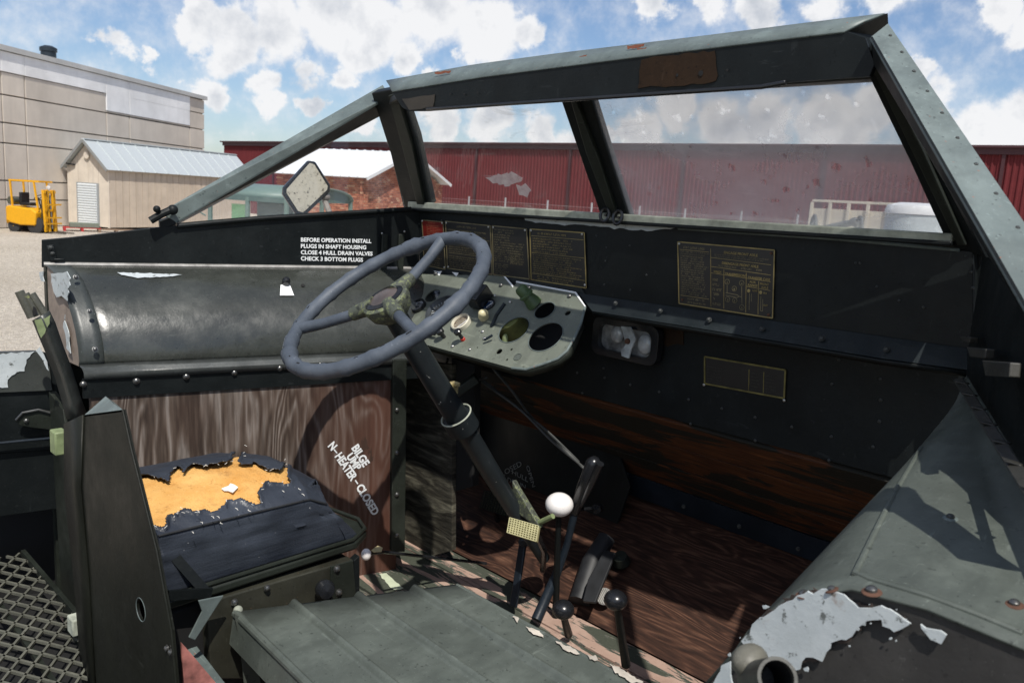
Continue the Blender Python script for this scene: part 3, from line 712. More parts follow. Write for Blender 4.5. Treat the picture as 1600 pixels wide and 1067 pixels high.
for k, a in enumerate((.06, w1 * .5 + .06)):
    m = MB(); m.prism([tp(a, 0, 1.62), tp(a + w1 * .5 - .12, 0, 1.62), tp(a + w1 * .5 - .12, 0, GZ - .11), tp(a, 0, GZ - .11)], e2 * .01); m.build('window_pane', gwn, truck, smooth=0)
m = MB(); m.prism([tp(w1 * .62, .25, 1.62), tp(w1 * .62 + .42, .25, 1.62), tp(w1 * .62 + .42, .25, 2.05), tp(w1 * .62, .25, 2.05)], e2 * .02); m.build('lime_card', plain('lime_card', (.36, .72, .33), .7), truck, smooth=0)
m = MB(); m.prism([tp(w1 * .02, .35, 1.5), tp(w1 * .5, .35, 1.5), tp(w1 * .5, .35, 2.2), tp(w1 * .02, .35, 2.2)], e2 * .1); m.build('cab_dark_panel', MGD, truck, bevel=.03)  # enlarged panel, puts the dark of the cab interior behind the window
m = MB(); m.prism([tp(0, .05, 1.62), tp(0, w2 * .5, 1.62), tp(0, w2 * .5, GZ - .08), tp(0, .05, GZ - .08)], e1 * .01); m.build('window_pane', gwn, truck, smooth=0)
m = MB(); m.tube([tp(w1 + .1, -.05, 1.7), tp(w1 + .25, -.25, 1.85), tp(w1 + .22, -.3, 2.05)], .02, 8); m.ball(tp(w1 + .22, -.3, 2.0), (.05, .03, .11)); m.build('wing_mirror', MG, truck)
for (a, b) in [(.5, .05), (w1 + .7, .05), (.5, w2 - .05), (w1 + .7, w2 - .05)]:
    m = MB(); m.lathe(tp(a, b, .5) - e2 * .12, e2, [(.28, 0), (.5, .02), (.5, .24), (.28, .26)], 24); m.build('wheel', M['tyre'], truck)

# ---- yellow forklift
YL = plain('forklift_yellow', (.72, .36, .008), .45, var=.12)
fc = V((-39.0, 10.5, 0)); fdir = V((fc.x, fc.y, 0)).normalized(); ru = V((-fdir.y, fdir.x, 0)) * -1
if ru.y < 0: ru = -ru
an = math.radians(38); ff = (ru * math.cos(an) - fdir * math.sin(an)).normalized(); fs_ = V((ff.y, -ff.x, 0))
if fs_.dot(fdir) > 0: fs_ = -fs_             # fs_ points to the viewer's side
fork = thing('forklift', fc, 'yellow forklift truck parked against the grey concrete warehouse', 'forklift')
def fp(a, b, z): return fc + ff * (a * .76) + fs_ * (b * .84) + V((0, 0, z * .90))
AX = (ff, fs_, V((0, 0, 1)))
m = MB(); m.prism([fp(-1.25, -.5, .95), fp(-1.3, -.5, .55), fp(-1.05, -.5, .42), fp(-.45, -.5, .33), (fp(.45, -.5, .35)), fp(.55, -.5, .95), fp(.2, -.5, 1.15), fp(-.3, -.5, 1.12), fp(-1.2, -.5, 1.2)], fs_ * 1.0); m.build('body', YL, fork, bevel=.05, smooth=0)
m = MB(); m.box(fp(-1.15, 0, .75), (.42, .96, .75), AX); m.build('counterweight', YL, fork, bevel=.08)
for k in range(4): MB().box(fp(-.45, .505, 1.02 - k * .12), (.24, .02, .045), AX).build('vent_slot', M['black'], fork)
MB().box(fp(-.95, .505, .95), (.05, .02, .22), AX).build('decal_bar', M['black'], fork)
for (a, b, r) in [(.35, .42, .34), (.35, -.42, .34), (-.95, .40, .27), (-.95, -.40, .27)]:
    m = MB(); m.lathe(fp(a, b - .13, r), fs_, [(r * .6, 0), (r, .02), (r, .24), (r * .6, .26)], 24); w_ = m.build('wheel', M['tyre'], fork)
    m = MB(); m.lathe(fp(a, b - .12, r), fs_, [(r * .58, 0), (r * .58, .25), (r * .3, .22), (0, .26)], 20); m.build('rim', YL, w_)
for (a0, a1, b) in [(.50, .28, .45), (.50, .28, -.45), (-1.05, -1.15, .45), (-1.05, -1.15, -.45)]:
    MB().bar(fp(a0, b, 1.0), fp(a1, b, 2.33), .06, .06).build('guard_post', YL, fork)
m = MB()
for b in (-.45, .45): m.bar(fp(-1.22, b, 2.36), fp(.62, b, 2.36), .06, .07)
for k in range(8): m.bar(fp(-1.15 + k * .24, -.45, 2.38), fp(-1.15 + k * .24, .45, 2.38), .05, .04)
m.build('overhead_guard', YL, fork)
m = MB(); m.tube([fp(-1.25, -.28, 1.42), fp(-1.25, .36, 1.42)], [.17, .17], 20); m.build('gas_bottle', plain('gas_bottle_dark', (.12, .13, .11), .35, .5), fork)
m = MB(); m.box(fp(-.45, 0, 1.30), (.5, .5, .14), AX); m.box(fp(-.72, 0, 1.55), (.12, .5, .5), AX); m.build('seat', M['black'], fork, bevel=.03)
m = MB(); m.tube(ring_pts(fp(.12, 0, 1.62), fp(.6, 0, 1.6) - fp(0, 0, 2.2), .17, 20), .018, 6, closed=True); m.tube([fp(.12, 0, 1.62), fp(.28, 0, 1.1)], .03, 6); m.build('steering_wheel', M['black'], fork)
for b in (-.36, -.20, .20, .36):
    MB().bar(fp(.85 + (.06 if abs(b) < .3 else 0), b, .08), fp(.74 + (.06 if abs(b) < .3 else 0), b, 2.0), .09, .10).build('mast_rail', YL, fork)
for b in (-.10, .10): MB().tube([fp(.84, b, .2), fp(.75, b, 1.75)], .04, 10).build('lift_cylinder', plain('cylinder_chrome', (.4, .4, .38), .3, .8) if b < 0 else bpy.data.materials['cylinder_chrome'], fork)
for z in (1.9, 1.05): MB().bar(fp(.8, -.42, z), fp(.8, .42, z), .08, .1).build('mast_crossbar', YL, fork)
m = MB()
for z in (.45, .72, 1.33): m.bar(fp(.98, -.62, z), fp(.98, .62, z), .05, .06)
for k in range(7): m.bar(fp(.98, -.6 + k * .2, .45), fp(.98, -.6 + k * .2, 1.33), .04, .03)
m.build('load_backrest', YL, fork)
for b in (-.3, .3):
    m = MB(); m.bar(fp(1.03, b, .06), fp(1.03, b, .75), .12, .05); m.bar(fp(1.0, b, .07), fp(1.95, b, .05), .12, .04); m.build('fork', plain('fork_steel', (.06, .05, .04), .6), fork) if b < 0 else m.build('fork', bpy.data.materials['fork_steel'], fork)

for b in (-.24, .24): MB().bar(fp(.93, b, .3), fp(.86, b, 1.95), .035, .02).build('lift_chain', M['black'], fork)
MB().box(fp(.62, 0, 1.0), (.06, .62, .95), AX).build('mast_shade_panel', plain('mast_shade_dark', (.05, .04, .02), .6), fork, bevel=.01)  # dark panel, puts the shade behind the mast into its colour
MB().tube([fp(.7, .12, 1.9), fp(.6, .2, 1.6), fp(.58, .22, 1.1)], .025, 6).build('hydraulic_hose', M['black'], fork)
MB().lathe(fp(.66, -.2, 2.1), fs_, [(.06, 0), (.09, .03), (.09, .08), (0, .1)], 12).build('work_lamp', plain('lamp_white', (.6, .6, .6), .3), fork)
MB().box(fp(-.1, .505, .72), (1.1, .015, .03), AX).build('seam_line', M['black'], fork)
# ---- pallets with scrap beside the shed
pc = aZ(128, 361, 0); ps = V((.25, .97, 0)).normalized(); pf_ = V((ps.y, -ps.x, 0))
pal = thing('red_pallet', pc, 'low red pallet lying in front of the tan shed', 'pallet'); PR = plain('red_pallet_paint', (.42, .03, .03), .7)
for k in range(5): MB().box(pc + pf_ * (-.4 + .2 * k) + V((0, 0, .15)), (1.5, .14, .02), (ps, pf_, V((0, 0, 1)))).build('deck_board', PR, pal)
for k in (-1, 0, 1): MB().box(pc + ps * .7 * k + V((0, 0, .07)), (.1, 1.0, .13), (ps, pf_, V((0, 0, 1)))).build('bearer', PR, pal)
MB_ = MB().box(pc + ps * .1 + V((0, 0, .27)), (1.2, .6, .20), (ps, pf_, V((0, 0, 1)))); tag(MB_.build('grey_crate', plain('sage_crate', (.16, .19, .15), .7), bevel=.01), 'flat grey green crate lying on the red pallet by the shed', 'crate')
pc2 = aZ(170, 363, 0) + ps * .3
p2 = thing('wooden_pallet', pc2, 'weathered wooden pallet on the gravel at the shed corner', 'pallet'); PW = plain('weathered_pallet_wood', (.22, .15, .10), .85, var=.3)
for k in range(5): MB().box(pc2 + pf_ * (-.4 + .2 * k) + V((0, 0, .12)), (1.5, .12, .02), (ps, pf_, V((0, 0, 1)))).build('deck_board', PW, p2)
for k in (-1, 0, 1): MB().box(pc2 + ps * .7 * k + V((0, 0, .055)), (.1, 1.0, .11), (ps, pf_, V((0, 0, 1)))).build('bearer', PW, p2)
# ================================================================== THE AMPHIBIOUS VEHICLE
DK = thing('amphibious_truck', (-1.45, 1.2, 0), 'dark olive amphibious army truck, open cab with steering wheel, two seats and flat windscreen', 'amphibious truck')
# ---- hull outside the cab (mostly out of sight)
m = MB(); m.prism([(Lx(-2.5), -2.5, .55), (Rx(-2.5) if False else .35, -2.5, .55), (.35, .2, .55), (-.45, 1.95, .55), (-.62, 5.0, .9), (-2.25, 5.0, .9), (-2.45, 1.95, .55), (-2.86, .2, .55)], (0, 0, .68)); m.build('hull_bottom', M['paint'], DK, bevel=.03)
m = MB(); m.prism([(-.50, 2.06, 2.22), (-.62, 5.0, 2.05), (-2.25, 5.0, 2.05), (-2.42, 2.06, 2.22)], (0, 0, .04)); m.build('fore_deck', M['deck'], DK, bevel=.01)
for xx, nm in ((-.50, 1), (-2.44, -1)):
    m = MB(); m.prism([(xx, 2.06, 1.1), (xx - .14 * nm, 5.0, 1.3), (xx - .14 * nm, 5.0, 2.05), (xx, 2.06, 2.22)], (.02 * nm, 0, 0)); m.build('bow_side', M['paint'], DK)
m = MB(); m.prism([(-.64, 5, 1.3), (-2.28, 5, 1.3), (-2.28, 5, 2.09), (-.64, 5, 2.09)], (0, .03, 0)); m.build('bow_plate', M['paint'], DK)
for sx_, yy in ((-2.95, 3.4), (-.1, 3.4), (-2.95, -1.2), (-.1, -1.2)):
    m = MB(); m.lathe((sx_ - .13, yy, .53), (1, 0, 0), [(.3, 0), (.53, .03), (.53, .25), (.3, .28)], 28); m.build('wheel', M['tyre'], DK)
m = MB(); m.prism([(Lx(.74, .02), .74, 1.24), (Lx(1.95, .02), 1.95, 1.24), (Lx(1.95, .02), 1.95, 2.32), (Lx(.74, .02), .74, 2.32)], (-.02, 0, 0)); m.build('hull_side', M['paint'], DK)
m = MB(); m.prism([(.32, -1.0, 1.24), (.02, 1.0, 1.24), (-.40, 1.95, 1.24), (-.40, 1.95, 2.1), (.02, 1.0, 1.98), (.32, -1.0, 1.98)], (.02, 0, 0)); m.build('hull_side', M['paint'], DK)

# ---- dash (cowl) panel
pan = slab('dash_panel', [(654, 322), (700, 331), (1000, 346), (1300, 368), (1521, 392), (1522, 562), (905, 474), (655, 412)], lambda x, y: aY(x, y, 1.9), .03, M['shade'], DK, bevel=.003)
LP = paint('lip_paint', (.015, .020, .022), .38, .3, spec=.3)
MB().prism([aY(655, 412, 1.898), aY(905, 440, 1.898), aY(925, 487, 1.893), aY(655, 434, 1.893)], (0, .008, 0)).build('dash_lip', LP, DK, smooth=0)
m = MB(); xs_ = [905, 1060, 1215, 1370, 1522]; tp_ = [aY(x, 459 + (x - 905) * .143, 1.897) for x in xs_]; bt_ = [aY(x, y, 1.865) for x, y in [(926, 487), (1075, 511), (1228, 536), (1378, 561), (1521, 580)]]
m.grid([tp_, bt_]); fl = m.build('dash_lip', LP, DK, thick=.003, smooth=0)
m = MB(); m.grid([bt_, [p + V((0, .006, -.012)) for p in bt_]]); m.build('lip_return', M['shade'], fl, thick=.004)
m = MB(); m.prism([aY(654, 321, 1.9), aY(1523, 391, 1.9), aY(1523, 391, 1.9) + V((0, .16, -.02)), aY(654, 321, 1.9) + V((0, .16, -.02))], (0, 0, .012)); m.build('cowl_top', M['paint'], DK, bevel=.003)
studs('bolt', PBOLT, fl, [aY(x, y, 1.872) for x, y in [(962, 474), (1032, 486), (1108, 500), (1191, 514), (1284, 529), (1385, 546)]], (0, -.8, .6), .0062)
studs('rivet', RIVET, pan, [aY(x, y, 1.9) for x, y in [(932, 368), (948, 387), (946, 408), (984, 384), (985, 453), (944, 445), (1337, 411), (1344, 411), (1509, 400), (1517, 425), (1520, 450), (1443, 480), (1405, 470), (1370, 448), (1010, 430), (920, 480), (690, 345), (655, 350)]], (0, -1, 0), .0035)
ch = slab('paint_chip', rag([(820, 341), (905, 345), (960, 349), (1012, 352), (1060, 357), (1010, 360), (960, 357), (905, 352), (860, 350), (822, 345)], 1.6, 7, 4), lambda x, y: aY(x, y, 1.897), .003, M['chip'], pan, bevel=0)
m = MB(); m.tube([aY(1060, 357, 1.9), aY(1160, 364, 1.9), aY(1300, 373, 1.9), aY(1500, 391, 1.9)], .004, 8); m.build('edge_bead', M['rail'], pan)
# firewall below the dash, planks, steel strip, toe board, floor
fw = slab('firewall', [(655, 410), (905, 455), (1530, 560), (1530, 800), (1400, 748), (830, 596), (600, 540)], lambda x, y: aY(x, y, 2.0), .02, M['shade'], DK)
studs('rivet', RIVET, fw, [aY(x, y, 1.999) for x, y in [(945, 590), (985, 601), (1030, 612), (1076, 624), (1128, 638), (1180, 652), (1237, 667), (1299, 682), (1364, 698), (863, 573), (902, 582), (943, 575), (835, 580), (910, 614), (1079, 662), (1180, 688), (1295, 719), (1375, 592), (1376, 625), (1374, 658), (1300, 600), (1311, 562)]], (0, -1, 0), .0045)
slab('brown_paint_patch', rag([(985, 492), (1075, 510), (1070, 535), (1040, 545), (1000, 520)], 5, 12, 5), lambda x, y: aY(x, y, 1.997), .002, M['brown_patch'], fw, bevel=0)
m = MB(); pl_top = [aY(600, 530, 2.0), aY(1400, 747, 2.0)]; pl_bot = [aY(600, 640, 2.3), aY(1340, 885, 2.3)]
q = [V((-2.5, 2.0, 1.985)), V((-.45, 2.0, 1.985)), V((-.45, 2.33, 1.655)), V((-2.5, 2.33, 1.655))]
for k in range(3):
    a, b = k / 3 + .006, (k + 1) / 3 - .006; m = MB(); P = [q[0].lerp(q[3], a), q[1].lerp(q[2], a), q[1].lerp(q[2], b), q[0].lerp(q[3], b)]; m.prism(P, (0, .015, .015)); m.build('plank', M['plank'], DK, smooth=0, bevel=.003)
q = [V((-2.5, 2.325, 1.655)), V((-.45, 2.325, 1.655)), V((-.45, 2.36, 1.565)), V((-2.5, 2.36, 1.565))]
st = MB().prism(q, (0, .012, 0)).build('steel_strip', M['blue_shade'], DK, smooth=0)
studs('bolt', PBOLT, st, [aY(x, y, 2.34) for x, y in [(975, 773), (1068, 791), (1155, 822), (1247, 857), (960, 812)]], (0, -1, .3), .006)
q = [aT(0, 0)] * 0
m = MB(); m.prism([V((-2.5, 1.925, 1.3)), V((-.45, 1.925, 1.3)), V((-.45, 2.37, 1.3 + TS * .45)), V((-2.5, 2.37, 1.3 + TS * .45))], (0, .01, -.02)); m.build('toe_board', M['toewood'], DK, smooth=0)
ys = [.70, .90, 1.10, 1.30, 1.49, 1.665, 1.80, 1.922]
for a, b in zip(ys[:-1], ys[1:]):
    m = MB(); m.prism([(-2.55, a + .004, 1.3 + (.004 if a in (.9, 1.49) else 0)), (-.40, a + .004, 1.3), (-.40, b - .004, 1.3), (-2.55, b - .004, 1.3 + (.004 if a in (.9, 1.49) else 0))], (0, 0, -.03)); m.build('floor_board', M['floor'], DK, smooth=0, bevel=.002)
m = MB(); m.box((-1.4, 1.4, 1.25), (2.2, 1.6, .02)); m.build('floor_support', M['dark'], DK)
# side wood behind the post, by the driver's feet
fwn = slab('footwell_board', [(632, 560), (706, 570), (706, 860), (632, 880)], lambda x, y: aY(x, y, 1.84), .02, M['rotwood'], DK)
slab('footwell_frame', [(706, 560), (742, 570), (738, 760), (704, 770)], lambda x, y: aY(x, y, 1.86), .03, M['dark'], DK)
fb = slab('drain_board', [(712, 600), (800, 640), (960, 690), (985, 760), (960, 830), (890, 870), (712, 830)], lambda x, y: aY(x, y, 2.25), .01, M['shade'], DK)
n_ = (0, -1, 0); f25 = lambda x, y: aY(x, y, 2.247)
text('lettering', 'CLOSED', f25(778, 748), f25(816, 727), .020, n_, M['greyprint'], fb)
text('lettering', 'HULL', f25(800, 740), f25(825, 753), .018, n_, M['greyprint'], fb)
text('lettering', 'DRAIN', f25(793, 752), f25(821, 764), .018, n_, M['greyprint'], fb)
text('lettering', 'OPEN', f25(822, 728), f25(832, 761), .017, n_, M['greyprint'], fb)

# ---- left coaming with the side lettering
co = slab('side_coaming', [(65, 375), (110, 371), (250, 355), (400, 342), (642, 326), (655, 326), (656, 436), (470, 426), (240, 420), (65, 418)], aL, .015, M['shade'], DK, bevel=.002)
nL = V((1, -FL, 0)).normalized()
for i, (s_, y) in enumerate([('BEFORE OPERATION INSTALL', 378.2), ('PLUGS IN SHAFT HOUSING', 388), ('CLOSE 4 HULL DRAIN VALVES', 397.8), ('CHECK 3 BOTTOM PLUGS', 407.4)]):
    xe = [580, 572, 582, 567][i]
    text('lettering', s_, aL(470, y - .6), aL(xe, y + 1.6), .0138, nL, M['white'], co, bold=.03)
studs('screw', SCREW, co, [aL(597, 365, .004), aL(632, 362, .004)], nL, .0045)
for x in (601, 627):
    m = MB(); a, b = aL(x, 366, .012), aL(x - 2, 430, .012); m.bar(a, b, .022, .012, nL); m.build('side_channel', M['paint'], co, bevel=.002)
m = MB(); m.tube([aL(277, 353, .004), aL(400, 342, .004), aL(642, 327, .004)], .009, 10); m.build('sill_moulding', M['shade'], co)
m = MB(); m.bar(aL(78, 383, .01), aL(84, 408, .01), .02, .006, nL); m.bar(aL(84, 406, .012), aL(101, 406, .012), .008, .01, nL); m.build('hook', M['shade'], co, bevel=.002)
studs('bolt', PBOLT, co, [aL(79, 387, .012), aL(82, 396, .012)], nL, .006)
m = MB(); m.tube([aL(235, 345, .03), aL(252, 335, .03), aL(272, 326, .03)], .012, 10); m.tube([aL(252, 335, .03), aL(245, 328, .04)], .007, 8); m.ball(aL(245, 327, .04), .011); m.ball(aL(270, 328, .03), .016); m.build('clamp_handle', M['shade'], co)
m = MB(); m.prism([aL(250, 357), aL(275, 352), aL(275, 343), aL(262, 340), aL(249, 345)], away([aL(250, 357), aL(275, 352), aL(262, 340)], .03)); m.build('rail_bracket', M['shade'], co, smooth=0, bevel=.003)
# ---- bulging side duct
prof = [(0.0, 2.322), (.03, 2.324), (.08, 2.314), (.14, 2.290), (.19, 2.255), (.235, 2.210), (.266, 2.165), (.284, 2.12), (.290, 2.085), (.288, 2.068)]
def duct(mb, y0, y1, pr, extra=0, n=14):
    rows = []
    for i in range(n + 1):
        y = y0 + (y1 - y0) * i / n; rows.append([V((Lx(y, o + extra * .8), y, z + extra * .35)) for o, z in pr])
    mb.grid(rows)
m = MB(); duct(m, .745, 1.89, prof); sd_ = m.build('side_duct', paint('duct_olive_paint', (.040, .044, .038), .24, .25, dust=.25, spec=.75), DK, thick=.004, smooth=60)
m = MB(); duct(m, .74, .80, prof, .005, 3); collar = m.build('duct_collar', paint('collar_paint', (.055, .063, .060), .38, .3, wear=(.35, .38, .38), wear_t=.72), sd_, thick=.004, smooth=60)
studs('bolt', BOLT, collar, [V((Lx(.775, .165), .775, 2.305)), V((Lx(.775, .272), .775, 2.222)), V((Lx(.775, .306), .775, 2.12))], (1, -.2, .5), .0062)
cap = [V((Lx(.744, o), .744, z)) for o, z in prof] + [V((Lx(.744, .05), .744, 2.06))]
MB().prism(cap, (0, .01, 0)).build('duct_end', plain('dusty_brown_primer', (.25, .20, .165), .8, var=.25), sd_, smooth=0)
for k, pg in enumerate([[(78, 427), (104, 425), (110, 434), (104, 470), (97, 462), (90, 466), (84, 455)], [(62, 425), (67, 424), (68, 440), (64, 440)], [(100, 492), (106, 520), (109, 552), (104, 545), (99, 510)]]):
    slab('paint_chip', rag(pg, 1.3, 6, 20 + k), lambda x, y: aY(x, y, .735), .002, M['chip'], sd_, bevel=0)
m = MB(); m.tube([V((Lx(y, .0), y, 2.326)) + V((.006, 0, 0)) for y in (.74, 1.1, 1.5, 1.89)], .007, 8); m.build('weld_seam', plain('bright_seam', (.33, .32, .30), .5, .3, var=.4), sd_)
studs('bolt', PBOLT, sd_, [aL(x, y, .012) for x, y in [(86, 420), (160, 421), (240, 423), (300, 425), (330, 423), (389, 425), (461, 427)]], (0, 0, 1), .006)
for k, pg in enumerate([[(185, 426), (230, 427), (285, 430), (270, 432), (235, 433), (215, 434), (190, 429)], [(158, 425), (175, 427), (168, 429)]]):
    slab('paint_chip', rag(pg, .8, 5, 30 + k), lambda x, y: aL(x, y, .05), .002, M['chip'], sd_, bevel=0) if False else None
def onduct(px, py, e=0):
    """point of the duct surface seen at a pixel"""
    r = ray(px, py); best = None
    for i in range(len(prof) - 1):
        (o0, z0), (o1, z1) = prof[i], prof[i + 1]; a = V((Lx(.75, o0), .75, z0)); b = V((Lx(1.85, o0), 1.85, z0)); c = V((Lx(.75, o1), .75, z1))
        n = (b - a).cross(c - a).normalized(); t = n.dot(a - CAM) / n.dot(r); p = CAM + r * t
        if z1 - 1e-4 <= p.z <= z0 + 1e-4 and (best is None or t < best[0]): best = (t, p, n if n.dot(CAM - a) > 0 else -n)
    if best is None: return None
    return best[1] + best[2] * e, best[2]
for k, pg in enumerate([[(183, 427.5), (230, 428.5), (285, 430.5), (270, 433), (235, 435), (215, 436), (190, 431)]]):
    pts = [onduct(x, y, .004) for x, y in rag(pg, .7, 5, 30 + k)]; pts = [p[0] for p in pts if p]
    if len(pts) > 5: MB().prism(pts, away(pts, .001)).build('paint_chip', M['chip'], sd_, smooth=0)
r_ = onduct(446, 452, .003)
if r_:
    kp_, kn = r_; pg = [onduct(x, y, .005)[0] for x, y in [(438, 447), (452, 445), (459, 463), (437, 463)]]
    MB().prism(pg, away(pg, .001)).build('white_paint_mark', M['white'], sd_, smooth=0)
    m = MB(); m.lathe(onduct(446, 445, .003)[0], kn, [(.011, 0), (.013, .004), (.013, .018), (.009, .024), (.0, .026)], 16); m.build('knob', M['black'], sd_)
p_, n2 = onduct(473, 447, .004); m = MB(); m.lathe(p_, n2, [(.0065, 0), (.0, .0005)], 14); m.build('bolt_hole', M['dark'], sd_)
# lower flange and bolt strip
m = MB(); rows = [[V((Lx(y, o), y, z)) for o, z in [(.288, 2.076), (.318, 2.070), (.330, 2.058), (.330, 2.040)]] for y in (.74, 1.0, 1.3, 1.6, 1.75)]; m.grid(rows); m.build('duct_flange', paint('flange_paint', (.060, .066, .064), .35, .35, dust=.4), DK, thick=.004)
m = MB(); m.prism([(Lx(.74, .322), .74, 2.04), (Lx(1.78, .322), 1.78, 2.04), (Lx(1.78, .322), 1.78, 1.985), (Lx(.74, .322), .74, 1.985)], (-.01, 0, 0)); bs = m.build('bolt_strip', M['shade'], DK, smooth=0)
studs('bolt', BOLT, bs, [aL(x, y, .324) for x, y in [(130, 600), (213, 595), (291, 588), (366, 582), (437, 575), (500, 569), (558, 562)]], nL, .0075)
# plywood
PO = .315
ply = MB().prism([(Lx(.76, PO), .76, 2.0), (Lx(1.66, PO), 1.66, 2.0), (Lx(1.66, PO), 1.66, 1.3), (Lx(.76, PO), .76, 1.3)], (-.02, 0, 0)).build('plywood_panel', M['plywood'], DK, smooth=0)
aP = lambda x, y: aL(x, y, PO + .0015)
def stencil(s_, a, b, cap): text('lettering', s_, aP(*a), aP(*b), cap, nL, M['white'], ply, bold=.04)
stencil('N', (512, 697), (518, 704), .026); stencil('—', (519, 704), (524, 710), .009); stencil('HEATER', (523, 713), (549, 752), .027)
stencil('—', (552, 752), (556, 758), .010); stencil('CLOSED', (556, 761), (583, 806), .027)
stencil('BILGE', (549, 700), (568, 730), .027); stencil('UMP', (541, 713), (556, 736), .025)
post = slab('door_post', [(614, 562), (636, 562), (633, 862), (612, 862)], lambda x, y: aL(x, y, .335), .03, M['paint'], DK, bevel=.003)
studs('bolt', BOLT, post, [aL(x, y, .337) for x, y in [(620, 707), (620, 772), (620, 836), (620, 640)]], nL, .0062)
# ---- windscreen
WF = thing  # (keeps the helper name short below)
wf = slab('windscreen_pillar', [(580, 146), (622, 138), (648, 215), (672, 322), (650, 331), (631, 328), (610, 240)], aW, .035, M['shade'], DK, bevel=.004)
slab('glazing_channel', [(606, 150), (619, 146), (642, 222), (663, 322), (652, 324), (628, 230)], lambda x, y: aW(x, y, -.012), .012, M['paint'], wf, bevel=.003)
cp = slab('windscreen_pillar', [(874, 150), (920, 146), (948, 235), (984, 347), (940, 342), (905, 240)], aW, .03, M['shade'], DK, bevel=.004)
slab('glazing_channel', [(889, 152), (897, 152), (935, 250), (966, 346), (955, 346), (915, 240)], lambda x, y: aW(x, y, -.014), .014, M['paint'], cp, bevel=.004)
for x, y in ((945, 336), (965, 340)):
    m = MB(); c = aW(x, y, -.03); m.tube(ring_pts(c, (.3, -1, .2), .013, 16, ry=.019), .005, 8, closed=True); m.tube([c, c + V((0, .04, 0))], .004, 6); m.build('clamp_ring', M['black'], cp)
rp_ = slab('windscreen_pillar', [(1353, 112), (1330, 60), (1364, 62), (1398, 130), (1456, 240), (1545, 400), (1530, 400), (1481, 384), (1420, 250)], aW, .04, M['shade'], DK, bevel=.004)
slab('glazing_channel', [(1363, 110), (1375, 105), (1440, 230), (1510, 385), (1495, 385), (1425, 240)], lambda x, y: aW(x, y, -.012), .012, M['paint'], rp_, bevel=.004)
m = MB(); m.bar(aW(640, 320, -.004), aW(1490, 374, -.004), .02, .024); sr = m.build('sealant_strip', M['seal'], DK, bevel=.004)
m = MB(); m.bar(aW(640, 327, -.012), aW(1490, 381, -.012), .03, .010); m.build('lower_windscreen_frame', M['shade'], DK, bevel=.003)
slab('windscreen_pane', [(622, 130), (905, 120), (962, 342), (652, 322)], lambda x, y: aW(x, y, .01), .004, M['glass_left'], DK, bevel=0)
slab('windscreen_pane', [(905, 120), (1380, 85), (1500, 380), (965, 344)], lambda x, y: aW(x, y, .01), .004, M['glass_right'], DK, bevel=0)
SM = glass('chalky_glass_smear', .32, (.95, .95, .93), 30)
for k, pg in enumerate([[(760, 278), (780, 272), (800, 270), (818, 276), (812, 286), (795, 291), (775, 288)], [(806, 290), (822, 288), (832, 296), (826, 308), (812, 304)]]):
    P3 = [aW(x, y, .004) for x, y in rag(pg, 2.5, 5, 100 + k)]; MB().prism(P3, away(P3, .0005)).build('glass_smear', SM, DK, smooth=0)
# header: lit lip sheet, dark fascia, top bar behind
YH0, YH1 = 1.54, 1.60
la, lb, lc, ld = aY(612, 143, YH0), aY(603, 126, YH1), aY(1382, 21, YH1), aY(1319, 49, YH0)
def pxline(pl, t):
    d = [math.hypot(b[0] - a[0], b[1] - a[1]) for a, b in zip(pl, pl[1:])]; q = t * sum(d)
    for (a, b), l in zip(zip(pl, pl[1:]), d):
        if q <= l + 1e-9: return (a[0] + (b[0] - a[0]) * q / l, a[1] + (b[1] - a[1]) * q / l)
        q -= l
    return pl[-1]
HU = [(603, 126), (740, 101), (875, 83), (1100, 56), (1250, 37), (1382, 21)]; HL = [(612, 143), (755, 120), (1002, 88), (1180, 66), (1319, 49)]
m = MB(); NX = 30; rws = [[], [], []]
for i in range(NX + 1):
    t = i / NX; a = aY(*pxline(HL, t), YH0); b = aY(*pxline(HU, t), YH1); w = V((0, 0, 0))
    rws[0].append(a + w); rws[1].append(a.lerp(b, .5) + V((0, 0, .003))); rws[2].append(b - w)
m.grid(rws); hd = m.build('header_sheet', M['rail'], DK, thick=.004)
fb_l = [aY(x, y, YH0 + .003) for x, y in [(612, 143), (755, 120), (1002, 88), (1180, 66), (1319, 49), (1352, 60), (1366, 100), (1358, 120), (1300, 124), (1232, 129), (1214, 136), (1100, 144), (875, 159), (667, 174), (640, 174), (628, 168)]]
m = MB(); m.prism(fb_l, (0, .006, 0)); fas = m.build('header_fascia', M['shade'], DK, smooth=0)
m = MB(); m.prism([aY(1319, 50, YH0 + .005), aY(1382, 22, YH1), aY(1384, 60, YH1 + .05), aY(1358, 122, YH0 + .06)], (.006, 0, 0)); m.build('header_end', M['shade'], DK, smooth=0)
m = MB(); m.tube([aY(667, 171, 1.535), aY(875, 157, 1.535), aY(1100, 142, 1.535), aY(1190, 136, 1.535), aY(1228, 129, 1.535)], .0055, 8); m.build('wiper_rail', M['black'], fas, bevel=.004)
slab('brown_paint_patch', rag([(1003, 92), (1118, 79), (1120, 128), (1060, 134), (998, 137)], 2, 9, 8), lambda x, y: aY(x, y, YH0 + .0005), .001, M['brown_patch'], fas, bevel=0)
slab('brown_paint_patch', rag([(628, 155), (680, 148), (676, 168), (640, 172)], 1, 9, 9), lambda x, y: aY(x, y, YH0 + .0005), .001, paint('grey_brown_patch', (.040, .033, .024), .6), fas, bevel=0)
for x, y, r in [(1058, 118, .0035), (1095, 115, .006), (1136, 110, .003), (703, 147, .003), (725, 148, .0035), (746, 146, .003)]:
    m = MB(); m.lathe(aY(x, y, YH0 - .001), (0, -1, 0), [(r, 0), (0, .0003)], 12); m.build('bolt_hole', M['dark'], fas)
